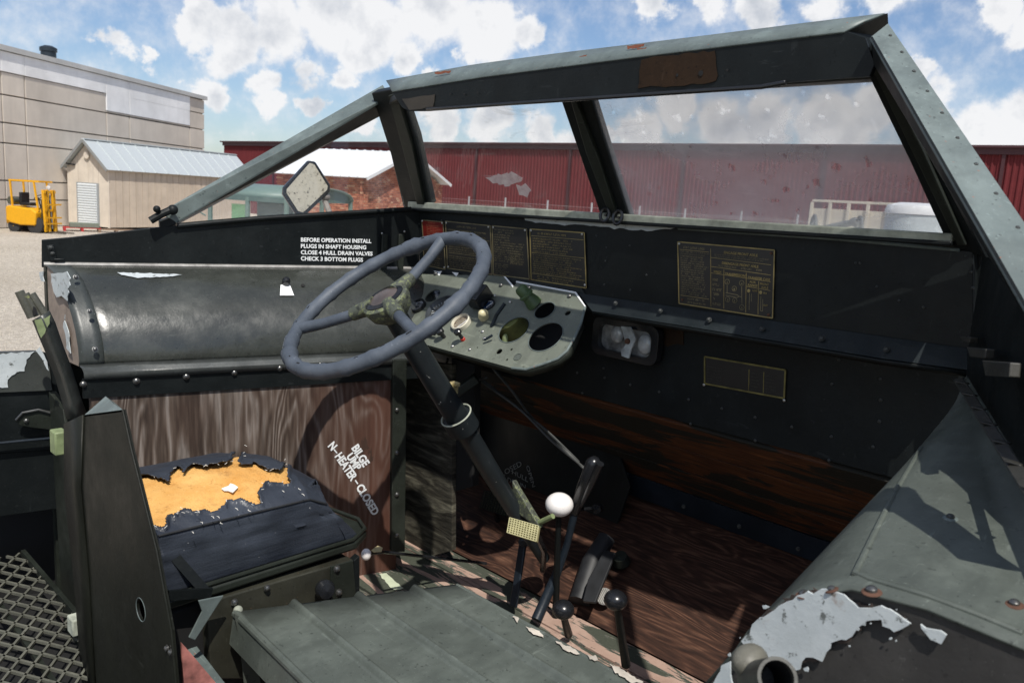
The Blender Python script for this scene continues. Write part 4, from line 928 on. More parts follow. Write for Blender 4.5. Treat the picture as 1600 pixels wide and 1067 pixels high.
for x0_, y0_, w_, h_, sd in [(980, 72, 26, 5, 1), (995, 77, 14, 3, 2), (680, 113, 24, 4, 3), (905, 89, 12, 4, 4)]:
    pts = [aY(x, y, 1.566) for x, y in rag([(x0_, y0_), (x0_ + w_, y0_ - w_ * .13), (x0_ + w_, y0_ - w_ * .13 + h_), (x0_, y0_ + h_)], 1.2, 4, 40 + sd)]
    MB().prism(pts, away(pts, .001)).build('rust_scrape', plain('red_primer_scrape', (.26, .085, .045), .7) if sd == 1 else bpy.data.materials['red_primer_scrape'], hd, smooth=0)
m = MB(); m.prism([(-2.24, 1.672, 2.905), (-.70, 1.672, 2.912), (-.69, 1.72, 2.888), (-2.24, 1.72, 2.880)], (0, 0, -.012)); m.build('windscreen_top_bar', M['paint'], DK, smooth=0)
# left side rail and window
A_, B_ = aY(598, 133, 1.76), aY(609, 150, 1.73); C_, D_ = aL(275, 347), aL(250, 332)
m = MB(); m.prism([A_, B_, C_, D_], away([A_, B_, C_], .006)); lr = m.build('window_rail', M['rail'], DK, smooth=0, bevel=.001)
B2, C2 = B_ + V((-.07, .03, -.055)), C_ + V((-.07, .02, -.02))
m = MB(); m.prism([B_, B2, C2, C_], (-.004, 0, .004)); m.build('rail_flange', M['shade'], lr, smooth=0)
studs('rivet', RIVET, lr, [A_.lerp(D_, t).lerp(B_.lerp(C_, t), .45) for t in (.1, .2, .3, .4, .5, .6, .7, .8, .9)], (B_ - A_).cross(D_ - A_) * (1 if (B_ - A_).cross(D_ - A_).dot(CAM - A_) > 0 else -1), .0035)
gp_ = [aY(590, 155, 1.77), aL(634, 327, -.01), aL(270, 352, -.02)]
MB().prism(gp_, (-.004, 0, 0)).build('side_window_pane', M['glass_clean'], DK, smooth=0)
MB().bar(B_ + V((-.02, .02, -.02)), ld.lerp(la, 1.0) + V((.02, .03, -.01)), .03, .02).build('corner_bracket', M['shade'], DK, bevel=.003)
# right side rail
A_, B_ = aY(1388, 36, 1.59), aY(1360, 58, 1.52); D_, C_ = aR(1600, 345), aR(1600, 478)
D_, C_ = A_ + (D_ - A_) * 1.25, B_ + (C_ - B_) * 1.25
m = MB(); m.prism([A_, B_, C_, D_], away([A_, B_, C_], .006)); rr = m.build('window_rail', M['rail'], DK, smooth=0, bevel=.002)
pn_, pd_ = plane_of(A_, B_, C_)
if pn_.dot(CAM) - pd_ < 0: pn_, pd_ = -pn_, -pd_
studs('rivet', RIVET, rr, [onp(x, y, pn_, pd_ + .0005) for x, y in [(1391, 56), (1409, 82), (1428, 112), (1449, 143), (1472, 177), (1496, 216), (1525, 257), (1556, 303), (1590, 356)]], pn_, .0032)
B2, C2 = B_ + V((.004, .02, -.045)), C_ + V((.03, .04, -.06))
m = MB(); m.prism([B_, B2, C2, C_], (.004, 0, 0)); m.build('rail_flange', M['shade'], rr, smooth=0)
Pt_, Pb_ = aY(1362, 70, 1.66), aY(1536, 399, 1.885); Cq_ = B_.lerp(C_, .72); m = MB(); m.prism([B_ + V((.01, .01, -.01)), Pt_, Pb_, Pb_.lerp(Cq_, .25)], (.004, .002, 0)); m.build('sun_block_panel', M['shade'], DK, smooth=0)  # added panel, keeps the sun off the dash and upper toe board
# right coaming
zc = lambda y: 2.397 + (2.55 - 2.397) * (y - .74) / (1.9 - .74)
cb0, cb1 = aY(1510, 586, 1.86), aY(1740, 960, .93)
cdir = (cb1 - cb0); cb0_ = cb0 - cdir * .03; cb2 = cb0 + cdir * 1.1
cbm = cb0 + cdir * .62; cbn = cb0 + cdir * .74; m = MB(); m.prism([V((cb0_.x, cb0_.y, zc(1.9) + .01)), V((cbm.x, cbm.y, zc(cbm.y))), V((cbn.x, cbn.y, cbn.z + .05)), V((cb2.x, cb2.y, cb2.z + .03)), V((cb2.x, cb2.y, cb2.z - .02)), V((cb0_.x, cb0_.y, cb0.z - .02))], (.012, 0.004, 0)); rc = m.build('side_coaming', M['shade'], DK, smooth=0)
def aR(px, py, off=0.0):
    n = nrm((cdir.y, -cdir.x, 0)); n = n if n.x > 0 else -n
    return onp(px, py, n, n.dot(cb0) + off)
# zigzag clips and hinge strip on the right
MCl = paint('clip_paint', (.036, .035, .029), .45, .3)
for k, (x, y, w_, h_) in enumerate([(1498, 524, 18, 12), (1510, 542, 30, 18), (1534, 563, 44, 26)]):
    pts = [aR(x, y, -.03 - .006 * k), aR(x + w_, y + 3, -.03 - .006 * k), aR(x + w_ - 2, y + h_, -.03 - .006 * k), aR(x + 5, y + h_ - 2, -.03 - .006 * k)]
    m = MB(); m.prism(pts, (.012, 0.01, 0)); m.build('clip', MCl, rc, smooth=0, bevel=.002)
hs0, hs1 = aR(1497, 592, -.03), aR(1625, 790, -.03)
m = MB(); m.bar(hs0, hs1, .018, .004, nrm((-.5, 0, 1))); hst = m.build('hinge_strip', MCl, DK, bevel=.002)
for k in range(7):
    p = hs0.lerp(hs1, (k + .5) / 7); m = MB(); m.bar(p + V((-.010, .006, .003)), p + V((.011, -.002, .004)), .014, .003, (0, 0, 1)); m.build('hinge_leaf', MCl, hst, bevel=.002)
slab('corner_post', [(1514, 384), (1556, 392), (1566, 600), (1514, 600)], lambda x, y: aY(x, y, 1.93), .02, M['shade'], DK)
# ---- right deck cover (near the camera)
YE = .93
near = [(1085, 1085), (1150, 1012), (1168, 985), (1205, 955), (1243, 930), (1330, 918), (1450, 950), (1600, 1012), (1690, 1040), (1740, 960)]
far = [(1478, 668), (1494, 642), (1494.5, 640), (1495, 636), (1496, 628), (1498, 618), (1501, 608), (1504, 598), (1507, 592), (1510, 586)]
ne = [aY(x, y, YE) for x, y in near]; fr = [aY(x, y, 1.86) for x, y in far]
rows = []
for i in range(26): rows.append([a.lerp(b, i / 25) for a, b in zip(ne, fr)])
m = MB(); m.grid(rows); dc = m.build('deck_cover', M['deck'], DK, thick=.004, smooth=70)
m = MB(); pts = [p + V((0, .004, -.001)) for p in ne] + [aY(1740, 1300, YE), aY(1050, 1300, YE)]; m.prism(pts, (0, .01, 0)); m.build('cover_end', paint('grimy_dark_end', (.035, .033, .031), .7, .4), dc, smooth=0)
cpg = [(1158, 1003), (1185, 968), (1243, 928), (1290, 922), (1318, 930), (1340, 946), (1385, 950), (1420, 972), (1400, 990), (1365, 965), (1345, 975), (1326, 1000), (1300, 1005), (1285, 1030), (1262, 1030), (1240, 1048), (1200, 1035), (1170, 1030)]
slab('paint_chip', rag(cpg, 4.0, 9, 50), lambda x, y: aY(x, y, YE - .004), .003, M['chip'], dc, bevel=0)
slab('paint_chip', rag([(1440, 975), (1475, 990), (1470, 1005), (1450, 1000)], 4, 8, 51), lambda x, y: aY(x, y, YE - .004), .003, M['chip'], dc, bevel=0)
slab('paint_chip', rag([(1105, 1080), (1128, 1040), (1140, 1035), (1145, 1075)], 2, 9, 52), lambda x, y: aY(x, y, YE - .03), .003, M['chip'], dc, bevel=0)
dpn, dpd = plane_of(aY(1243, 930, YE), aY(1600, 1012, YE), aY(1498, 618, 1.86))
if dpn.dot(CAM) - dpd < 0: dpn, dpd = -dpn, -dpd
def ondeck(px, py, e=0):
    r = ray(px, py); best = None
    for j in range(len(ne) - 1):
        for i in range(25):
            a, b, c, d = rows[i][j], rows[i][j + 1], rows[i + 1][j + 1], rows[i + 1][j]
            for tri_ in ((a, b, c), (a, c, d)):
                n = (tri_[1] - tri_[0]).cross(tri_[2] - tri_[0]);
                if n.length < 1e-9: continue
                n.normalize(); dn = n.dot(r)
                if abs(dn) < 1e-6: continue
                t = n.dot(tri_[0] - CAM) / dn; p = CAM + r * t; ok = t > 0
                for q1, q2 in zip(tri_, tri_[1:] + tri_[:1]):
                    if (q2 - q1).cross(p - q1).dot(n) < -1e-7: ok = False; break
                if ok and (best is None or t < best[0]): best = (t, p, n if n.dot(CAM - p) > 0 else -n)
    return (best[1] + best[2] * e, best[2]) if best else (onp(px, py, dpn, dpd + e), dpn)
bead = [(1440, 700), (1396, 775), (1366, 835), (1336, 897), (1360, 905), (1450, 932), (1530, 962), (1598, 990)]
m = MB(); m.tube([ondeck(x, y, .000)[0] for x, y in bead], .0045, 8); m.build('pressed_bead', M['deck'], dc)
for (x, y, r, mt) in [(1485, 810, .006, PBOLT), (1362, 925, .007, BOLT), (1256, 930, .006, BOLT), (1585, 945, .006, BOLT), (1300, 922, .005, BOLT)]:
    p, n = ondeck(x, y, 0); inst('bolt', mt, dc, p, face_rot(n), r)
    MB().lathe(p, n, [(r * 1.65, 0), (r * 1.6, .001), (r * 1.2, .002)], 16).build('washer', M['orange_rust'] if mt is BOLT else M['rail'], dc)
PR2 = paint('dark_primer_edge', (.045, .032, .026), .8, .5)
slab('primer_rim', rag(cpg, 7.0, 7, 53), lambda x, y: aY(x, y, YE - .001), .002, PR2, dc, bevel=0)
fk = MB(); rf = random.Random(9)
for (x, y) in rag(cpg, 9, 16, 54) + rag(cpg, 22, 22, 55):
    if inpoly(x, y, cpg) or y < 940: continue
    r0 = .8 + 5 * rf.random() ** 3; P3 = [aY(x + r0 * math.cos(a) * rf.uniform(.6, 1.3), y + r0 * math.sin(a) * rf.uniform(.5, 1.1), YE - .003) for a in (0, 1.2, 2.4, 3.6, 4.9)]; fk.prism(P3, (0, .001, 0))
fk.build('paint_flecks', M['chip'], dc, smooth=0, kind='stuff')
hb = aY(1172, 1032, .80); tb_ = aY(1215, 1058, .74); ax = ((CAM - tb_).normalized() * .8 + V((.25, 0, .15))).normalized()
m = MB(); m.lathe(tb_, -ax, [(0, .08), (.0163, .079), (.0165, 0), (.020, 0), (.020, .10)], 28); gb = m.build('grab_handle_tube', paint('tube_paint', (.06, .06, .05), .4, .3), DK)
m = MB(); m.lathe(tb_, -ax, [(.0160, .010), (.0158, .078)], 28); m.f = m.f[:-2]; m.build('tube_bore', M['dark'], gb)
MB().ball(hb, (.019, .024, .018)).build('tube_end', paint('tube_end_paint', (.13, .125, .10), .4, .2), gb)
# ---- left rear: grab handle channel, hull side, latch, grating
gh = [(30, 452), (52, 498), (78, 560), (97, 608), (112, 660)]
m = MB(); off_ = [.30, .30, .30, .31, .33]
def gpt(x, y, o): return aL(x, y, o)
pts_l = [(52, 500), (60, 520), (72, 548), (88, 590), (100, 632), (106, 655)]; pts_r = [(76, 486), (85, 505), (97, 540), (112, 580), (126, 625), (136, 650)]
rows_ = [[gpt(*a, .32), gpt((a[0] + b[0]) / 2, (a[1] + b[1]) / 2, .345), gpt(*b, .32)] for a, b in zip(pts_l, pts_r)]
m.grid(rows_); gh_ = m.build('grab_handle', paint('handle_paint', (.045, .050, .046), .34, .3), DK, thick=.004, smooth=50)
m = MB()
for dx in (0, 9, 19): m.tube([gpt(30 + dx, 455 + (0 if dx == 0 else 4), .32), gpt(50 + dx, 496 - dx * .3, .325)], .0105 if dx else .0115, 12)
m.build('handle_tube', paint('worn_tube_paint', (.10, .10, .08), .35, .3, wear=(.30, .33, .12), wear_t=.6), gh_)
m = MB(); m.lathe(gpt(52, 486, .335), nrm((.5, -.9, .1)), [(.012, 0), (.0, .0004)], 16); m.build('tube_hole', M['dark'], gh_)
slab('paint_chip', rag([(54, 500), (70, 497), (78, 492), (78, 505), (70, 520), (64, 528)], 1, 5, 60), lambda x, y: gpt(x, y, .347), .002, M['green'], gh_, bevel=0)
slab('paint_chip', rag([(56, 548), (62, 542), (72, 560), (76, 580), (66, 562)], 1, 5, 61), lambda x, y: gpt(x, y, .33), .002, M['chip'], gh_, bevel=0)
YQ = .02
hs = slab('rear_side_panel', [(-60, 552), (60, 549), (95, 560), (112, 640), (118, 700), (-60, 712)], lambda x, y: aL(x, y, .12), .02, M['shade'], DK)
slab('side_ledge', [(-60, 553), (58, 549), (78, 575), (82, 610), (-60, 616)], lambda x, y: aL(x, y, .13), .008, paint('ledge_paint', (.045, .050, .045), .4, .3), hs)
slab('paint_chip', rag([(-10, 553), (52, 550), (42, 562), (38, 580), (22, 583), (12, 592), (12, 606), (2, 606), (-10, 604)], 1.6, 5, 62), lambda x, y: aL(x, y, .133), .002, M['chip'], hs, bevel=0)
slab('latch_plate', [(25, 656), (35, 645), (60, 641), (78, 642), (82, 655), (84, 672), (50, 668), (30, 664)], lambda x, y: aL(x, y, .15), .006, M['paint'], hs, bevel=.002)
m = MB(); m.tube([aL(x, y, .155) for x, y in [(25, 656), (35, 645), (60, 640), (80, 645)]], .0035, 8); m.build('latch_edge', M['steel'], hs)
studs('bolt', BOLT, hs, [aL(41, 657, .152)], nL, .006)
m = MB(); m.tube([aL(-20, 694, .145), aL(40, 688, .145), aL(84, 684, .145)], .004, 8); m.build('edge_rod', M['blue_shade'], hs)
slab('lower_side_panel', [(-60, 712), (118, 700), (120, 790), (-60, 815)], lambda x, y: aL(x, y, .11), .02, M['shade'], hs)
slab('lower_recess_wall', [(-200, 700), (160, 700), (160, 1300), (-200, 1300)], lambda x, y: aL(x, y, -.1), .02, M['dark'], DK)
GZ2 = 1.45
gc = [aZ(-30, 935, GZ2), aZ(106, 913, GZ2), aZ(150, 1090, GZ2), aZ(-30, 1090, GZ2)]
gm = MB(); gx0, gx1 = min(p.x for p in gc), max(p.x for p in gc) + .1; gy0, gy1 = min(p.y for p in gc), max(p.y for p in gc)
cell = .066
gdirs = (V((1, .55, 0)).normalized(), V((1, -.75, 0)).normalized())
ctr = aZ(55, 1000, GZ2)
lx0, lx1, ly0, ly1 = ctr.x - .55, ctr.x + .55, ctr.y - .5, ctr.y + .115
nn_ = 26
for gd_ in gdirs:
    pe = V((-gd_.y, gd_.x, 0))
    for k in range(-nn_, nn_):
        c = ctr + pe * (k * cell * .62); ts = []
        # clip to the rectangle
        t0, t1 = -9, 9
        for ax_i, (lo, hi) in enumerate(((lx0, lx1), (ly0, ly1))):
            a, b = (lo - c[ax_i]) / gd_[ax_i], (hi - c[ax_i]) / gd_[ax_i]; t0, t1 = max(t0, min(a, b)), min(t1, max(a, b))
        if t1 - t0 > .02: gm.bar(c + gd_ * t0, c + gd_ * t1,   .006, .007)
gr_ = gm.build('expanded_metal_grating', paint('grating_paint', (.12, .12, .095), .5, .3), DK, smooth=0, kind='stuff')
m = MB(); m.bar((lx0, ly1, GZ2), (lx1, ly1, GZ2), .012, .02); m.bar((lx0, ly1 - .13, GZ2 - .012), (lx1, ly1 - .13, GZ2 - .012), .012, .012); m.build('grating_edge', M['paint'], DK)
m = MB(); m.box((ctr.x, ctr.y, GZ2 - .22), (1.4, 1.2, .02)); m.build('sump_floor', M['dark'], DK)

# ---- near seat back post
YB = .56
hc = aY(220, 952, YB)
pl5 = [aY(x, y, YB) for x, y in [(132, 648), (192, 640), (205, 700), (245, 860), (268, 985), (278, 1100), (152, 1100), (140, 900), (128, 760)]]
bp = MB().plate([pl5, ring_pts(hc, (0, -1, 0), .0228, 32)], (0, .006, 0)).build('seat_back_post', M['post'], DK, smooth=0)
m = MB(); m.tube(ring_pts(hc, (0, -1, 0), .0228, 28), .0009, 6, closed=True); m.build('hole_edge', M['rail'], bp)
m = MB(); q = [aY(132, 648, YB), aY(192, 640, YB), aY(178, 628, YB + .02), aY(165, 619, YB + .05), aY(118, 652, YB + .03)]; m.prism([q[0], q[1], q[2], q[3]], (0, .0, -.004)); m.build('post_cap', M['rail'], bp, smooth=0)
m = MB(); L1 = [(132, 648), (128, 760), (140, 900), (152, 1100)]; L2 = [(103, 662), (104, 770), (118, 900), (134, 1100)]
m.grid([[aY(*a, YB), aY(*b, YB + .035)] for a, b in zip(L1, L2)]); m.build('post_flange', M['post'], bp, thick=.005)
m = MB(); m.tube([aY(x, y, YB + .035) for x, y in L2], .0022, 8); m.build('flange_edge', M['rail'], bp)
m = MB(); m.tube([aY(192, 640, YB), aY(205, 700, YB), aY(245, 860, YB), aY(268, 985, YB), aY(278, 1100, YB)], .0028, 8); m.build('post_edge', M['post'], bp)
for (x, y, mt) in [(86, 690, M['green']), (113, 975, M['seal'])]:
    c = aY(x + 6, y, YB + .05); m = MB(); m.box(c, (.042, .03, .06 if y < 800 else .045)); m.build('stop_block', mt, bp, bevel=.004)
studs('bolt', BOLT, bp, [aY(262, 1012, YB - .001), aY(268, 1018, YB - .001)], (0, -1, 0), .0055)
# second thin post behind the grab handle
slab('body_post', [(76, 612), (98, 640), (108, 700), (122, 900), (134, 1100), (108, 1100), (94, 900), (82, 700)], lambda x, y: aY(x, y, .70), .02, M['paint'], DK)

# ---- driver seat
seat = slab  # placeholder name
import mathutils
SZ0 = 1.765
ds_parent = DK
RFb, RRb = V((-1.600, 1.105, 1.762)), V((-1.590, .655, 1.762))
def ctop(u, v):
    """u 0 right .. 1 left, v 0 rear .. 1 front"""
    # outline: narrower and rounded at the front-left
    x = -1.575 - .40 * u; y = .62 + .425 * v
    fr_ = max(0, v - .62) / .38; lf = max(0, u - .55) / .45
    x += .11 * (fr_ ** 2) * lf; y -= .10 * (lf ** 2) * fr_ ; y -= .035 * fr_ * max(0, .25 - u) / .25
    z = 1.902 + .050 * math.sin(math.pi * min(1, max(0, u))) * math.sin(math.pi * min(1, max(0, .12 + v * .8)))
    z -= .022 * max(0, v - .86) / .14 + .02 * max(0, u - .88) / .12 + .010 * max(0, .10 - u) / .10
    return V((x, y, z))
def tearmask(px, py): return False
tear = [(150, 760), (224, 742), (262, 752), (268, 735), (280, 728), (286, 740), (300, 725), (308, 728), (330, 727), (362, 722), (366, 706), (372, 700), (385, 697), (381, 708), (372, 720), (376, 727), (398, 722), (418, 733), (440, 735), (446, 718), (452, 724), (450, 740), (455, 757), (430, 755), (418, 752), (402, 770), (410, 790), (388, 787), (380, 783), (360, 780), (345, 792), (336, 801), (318, 797), (305, 801), (290, 797), (262, 808), (258, 826), (235, 822), (190, 800)]
tear2 = [(486, 760), (498, 747), (503, 748), (507, 765), (497, 758)]
def proj(p):
    c = RW.transposed() @ (V(p) - CAM); return CX + F * c.x / c.z, CY + F * c.y / c.z
rt = rag(tear, 1.8, 5, 70); rt2 = rag(tear2, 1.0, 4, 71)
NU, NV = 110, 120; cov = MB(); vid = {}
def cidx(i, j):
    if (i, j) not in vid:
        u, v = i / NU, j / NV; p = ctop(u, v); w = mnoise.noise(p * 18) * .0035 + mnoise.noise(p * 55) * .0012
        vid[(i, j)] = len(cov.v); cov.v.append(tuple(p + V((0, 0, w))))
    return vid[(i, j)]
opened = [[False] * NV for _ in range(NU)]
for i in range(NU):
    for j in range(NV):
        x, y = proj(ctop((i + .5) / NU, (j + .5) / NV)); opened[i][j] = inpoly(x, y, rt) or inpoly(x, y, rt2)
edge_ids = set()
for i in range(NU):
    for j in range(NV):
        if opened[i][j]: continue
        q = [cidx(i, j), cidx(i + 1, j), cidx(i + 1, j + 1), cidx(i, j + 1)]; cov.f.append(tuple(q))
        for di, dj in ((1, 0), (-1, 0), (0, 1), (0, -1)):
            a, b = i + di, j + dj
            if 0 <= a < NU and 0 <= b < NV and opened[a][b]: edge_ids.update(q)
for k in edge_ids:
    p = V(cov.v[k]); cov.v[k] = tuple(p + V((mnoise.noise(p * 90) * .003, mnoise.noise(p * 70 + V((5, 0, 0))) * .003, .003 + .007 * max(0, mnoise.noise(p * 30 + V((3, 3, 3)))))))
# sides: right face flares out towards its foot
def side_col(p, foot, n=14):
    out = []
    for k in range(1, n + 1):
        t = k / n; q = p.lerp(foot, t); bulge = math.sin(t * math.pi) * .010; q = q + V((bulge * .6, 0, 0)); w = mnoise.noise(q * 14) * .006 + mnoise.noise(V((q.x, q.y * .5, q.z * 5)) * 16) * .009
        out.append(q + V((w * math.sin(min(1, t * 1.5) * math.pi), w * .3, 0)))
    return out
rim_ = []
for j in range(NV + 1): rim_.append(((0, j), V((-1.565 + .018 * 0, .632 + (1.105 - .632) * j / NV, 1.762)) + V((-.012 * (j / NV), 0, 0))))
for i in range(1, NU + 1): u = i / NU; rim_.append(((i, NV), V((ctop(u, 1).x - .01 * (u - .5), ctop(u, 1).y + .045 * (1 - u) + .015, 1.762))))
for j in range(NV - 1, -1, -1): rim_.append(((NU, j), V((ctop(1, j / NV).x - .012, ctop(1, j / NV).y, 1.762))))
for i in range(NU - 1, 0, -1): rim_.append(((i, 0), V((ctop(i / NU, 0).x, ctop(i / NU, 0).y - .01, 1.762))))
cols_ = []
for (key, foot) in rim_:
    base = cidx(*key); pts = side_col(V(cov.v[base]), foot); st_ = [base]
    for p in pts: st_.append(len(cov.v)); cov.v.append(tuple(p))
    cols_.append(st_)
for a, b in zip(cols_, cols_[1:] + cols_[:1]):
    for k in range(len(a) - 1): cov.f.append((a[k], b[k], b[k + 1], a[k + 1]))
dseat = cov.build('driver_seat', M['vinyl'], DK, thick=.0022, smooth=60, label='driver seat cushion in cracked dark vinyl, torn open to its yellow foam')
fo = MB(); rows = []
for i in range(61):
    rows.append([])
    for j in range(61):
        p = ctop(i / 60 * .98 + .01, j / 60 * .96 + .02); rows[-1].append(p + V((0, 0, -.011 + .007 * mnoise.noise(p * 9) + .003 * mnoise.noise(p * 26) + .0015 * mnoise.noise(p * 60))))
fo.grid(rows); fo.build('foam', M['foam'], dseat, smooth=80)
def ontop(px, py, e=0.0):
    z = 1.92
    for _ in range(6):
        p = aZ(px, py, z); u = (-1.575 - p.x) / .40; v = (p.y - .62) / .425; z = ctop(min(1, max(0, u)), min(1, max(0, v))).z + e
    return aZ(px, py, z)
# piping seam, stitches, threads, paper scrap
m = MB(); sm = [ctop(.0, j / 30) + V((.002, 0, .001)) for j in range(31)]; m.tube(sm, .0026, 8); m.build('seam_piping', M['rubber'], dseat)
thr = MB(); rt_ = random.Random(5)
for k in range(60):
    x, y = rt[rt_.randrange(len(rt))];
    if x < 228: continue
    p = ontop(x, y, .002); thr.tube([p, p + V((rt_.uniform(-.010, .010), rt_.uniform(-.008, .008), rt_.uniform(-.001, .004)))], .0006, 5)
for (x, y) in [(307, 797), (313, 815), (330, 806), (339, 806), (367, 793), (388, 795), (441, 766), (466, 762), (471, 771), (300, 830), (345, 815)]:
    p = ontop(x, y, .003); a_ = rt_.uniform(.6, 1.1); b_ = rt_.uniform(-.004, .004); thr.tube([p, p + V((.007 * a_, b_, .0)), p + V((.014 * a_, b_ * .2, -.001))], [.0004, .0009, .0005], 5)
thr.build('frayed_thread', plain('white_thread', (.70, .68, .62), .8, var=.1), dseat, kind='stuff')
pc_ = [ontop(x, y, -.004) for x, y in [(346, 764), (357, 760), (360, 756), (366, 758), (372, 762), (364, 770), (356, 767), (350, 767)]]
m = MB(); m.prism(pc_, (0, 0, .002)); pp = m.build('paper_scrap', plain('white_paper', (.80, .78, .72), .8, var=.05), smooth=0); tag(pp, 'torn white paper scrap lying on the yellow foam of the driver seat', 'paper scrap')
# seat pan, base, brackets
m = MB(); m.prism([V((-1.545, .61, 1.74)), V((-1.56, 1.09, 1.74)), V((-1.60, 1.145, 1.74)), V((-1.66, 1.165, 1.74)), V((-1.98, 1.10, 1.74)), V((-2.0, .61, 1.74))], (0, 0, .022)); sp_ = m.build('seat_pan', M['paint'], DK, bevel=.006)
m = MB(); m.tube([V((-1.55, .61, 1.768)), V((-1.562, 1.08, 1.768)), V((-1.60, 1.14, 1.768)), V((-1.66, 1.162, 1.768)), V((-1.98, 1.10, 1.768))], .005, 8); m.build('pan_rim', M['paint'], sp_)
sb_ = slab('seat_base', [(322, 943), (352, 932), (552, 874), (556, 930), (552, 1010), (400, 1060), (330, 1060)], lambda x, y: aX(x, y, -1.545), .03, paint('seat_base_paint', (.026, .026, .018), .5, .5, wear=(.16, .08, .045), wear_t=.70), DK, bevel=.004)
slab('corner_plate', [(517, 885), (552, 875), (556, 925), (552, 955), (517, 960)], lambda x, y: aX(x, y, -1.54), .005, M['paint'], sb_)
studs('bolt', BOLT, sb_, [aX(x, y, -1.54) for x, y in [(526, 888), (529, 925), (417, 918), (366, 940)]], (1, 0, 0), .0068)
m = MB(); m.lathe(aX(502, 914, -1.54), (1, -.25, .1), [(.010, 0), (.010, .014), (.021, .018), (.023, .030), (.018, .042), (.0, .046)], 22); m.build('adjuster_knob', M['black'], sb_)
slab('diagonal_brace', [(310, 938), (350, 930), (305, 1000), (295, 996), (316, 955)], lambda x, y: aX(x, y, -1.50), .004, M['rail'], sb_)
slab('base_front', [(553, 876), (562, 868), (562, 960), (556, 1000)], lambda x, y: aX(x, y, -1.55), .02, M['shade'], sb_)
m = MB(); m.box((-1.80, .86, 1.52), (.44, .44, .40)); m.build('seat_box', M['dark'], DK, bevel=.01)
m = MB(); a = aY(250, 905, .66); m.bar(aX(245, 838, -1.59), aX(322, 925, -1.53), .02, .008, (1, 0, 0)); m.bar(aX(262, 930, -1.53), aX(330, 925, -1.53), .02, .008, (1, 0, 0)); m.build('seat_bracket', M['shade'], sp_)
# ---- passenger seat
PZ = 1.70
pts = [aZ(x, y, PZ) for x, y in [(366, 955), (715, 912), (860, 990)]]
p0, p1 = aZ(368, 955, PZ), aZ(715, 912, PZ); pr0 = V((-.42, p0.y - .06, PZ)); pr1 = V((-.42, 1.225, PZ))
ribs = [0, .245, .53, .79]
def seatpt(t, s, e=0): return p0.lerp(p1, t).lerp(pr0.lerp(pr1, t), s) + V((0, 0, e))
m = MB(); rows = []
prof2 = []
tt_ = 0
for k in range(161):
    t = k / 160; e = 0
    for r in ribs[1:]:
        d = abs(t - r); e = max(e, .013 * max(0, 1 - (d / .024) ** 2)) if d < .024 else e
    prof2.append((t, e))
for s_i in range(13): rows.append([seatpt(t, s_i / 12, e + .0008 * mnoise.noise(seatpt(t, s_i / 12) * 9)) for t, e in prof2])
m.grid(rows); ps_ = m.build('passenger_seat', M['deck'], DK, thick=.003, smooth=60, label='bare ribbed sheet metal passenger seat in faded olive')
def drop(a, b, name, dz=.05, out=V((0, 0, 0)), mat=None):
    MB().prism([a, b, b + V((0, 0, -dz)) + out, a + V((0, 0, -dz)) + out], (b - a).cross(V((0, 0, 1))).normalized() * .004).build(name, mat or M['deck'], ps_, smooth=0)
m = MB(); m.tube([p0 + V((0, 0, -.004)), pr0 + V((0, 0, -.004))], .009, 10); m.build('rolled_edge', M['deck'], ps_)
m = MB(); m.tube([p1 + V((0, -.002, -.004)), pr1 + V((0, -.002, -.004))], .006, 10); m.build('front_edge', M['deck'], ps_)
drop(p1, pr1, 'front_skirt', .06, V((0, .01, 0)), M['paint'])
drop(p0, pr0, 'rear_skirt', .07, V((0, -.01, 0)))
drop(p0, p1, 'side_skirt', .05, V((.01, 0, 0)), M['shade'])
slab('seat_leg', [(366, 958), (382, 968), (400, 1010), (412, 1100), (385, 1100), (376, 1010)], lambda x, y: aX(x, y, -1.50), .004, paint('leg_paint', (.07, .078, .065), .45), ps_)
m = MB(); m.ball(aZ(372, 953, PZ + .0), .010); m.build('corner_cap', M['seal'], ps_)
CC = plain('cream_paint_chip', (.50, .45, .38), .7, var=.3)
for k, pg in enumerate([[(822, 978), (842, 984), (850, 996), (834, 992)], [(868, 1001), (900, 1014), (905, 1022), (880, 1014)], [(918, 1022), (930, 1024), (934, 1032), (922, 1030)], [(952, 1036), (985, 1052), (1006, 1066), (985, 1066), (962, 1050)], [(800, 962), (812, 966), (808, 972)]]):
    P3 = [aZ(x, y, PZ + .0045) for x, y in rag(pg, 1.6, 4, 80 + k)]; MB().prism(P3, (0, 0, .0006)).build('paint_chip', CC, ps_, smooth=0)
# frame corner at the bottom left
bx = slab('battery_box_rim', [(282, 998), (296, 993), (352, 1066), (400, 1120), (380, 1130), (332, 1072)], lambda x, y: aZ(x, y, 1.62), .006, M['rail'], DK, bevel=.002)
slab('box_side', [(284, 1004), (300, 1022), (345, 1075), (345, 1160), (290, 1160)], lambda x, y: aX(x, y, -1.43), .006, plain('flaking_pink_primer', (.34, .13, .11), .8, var=.6), bx)
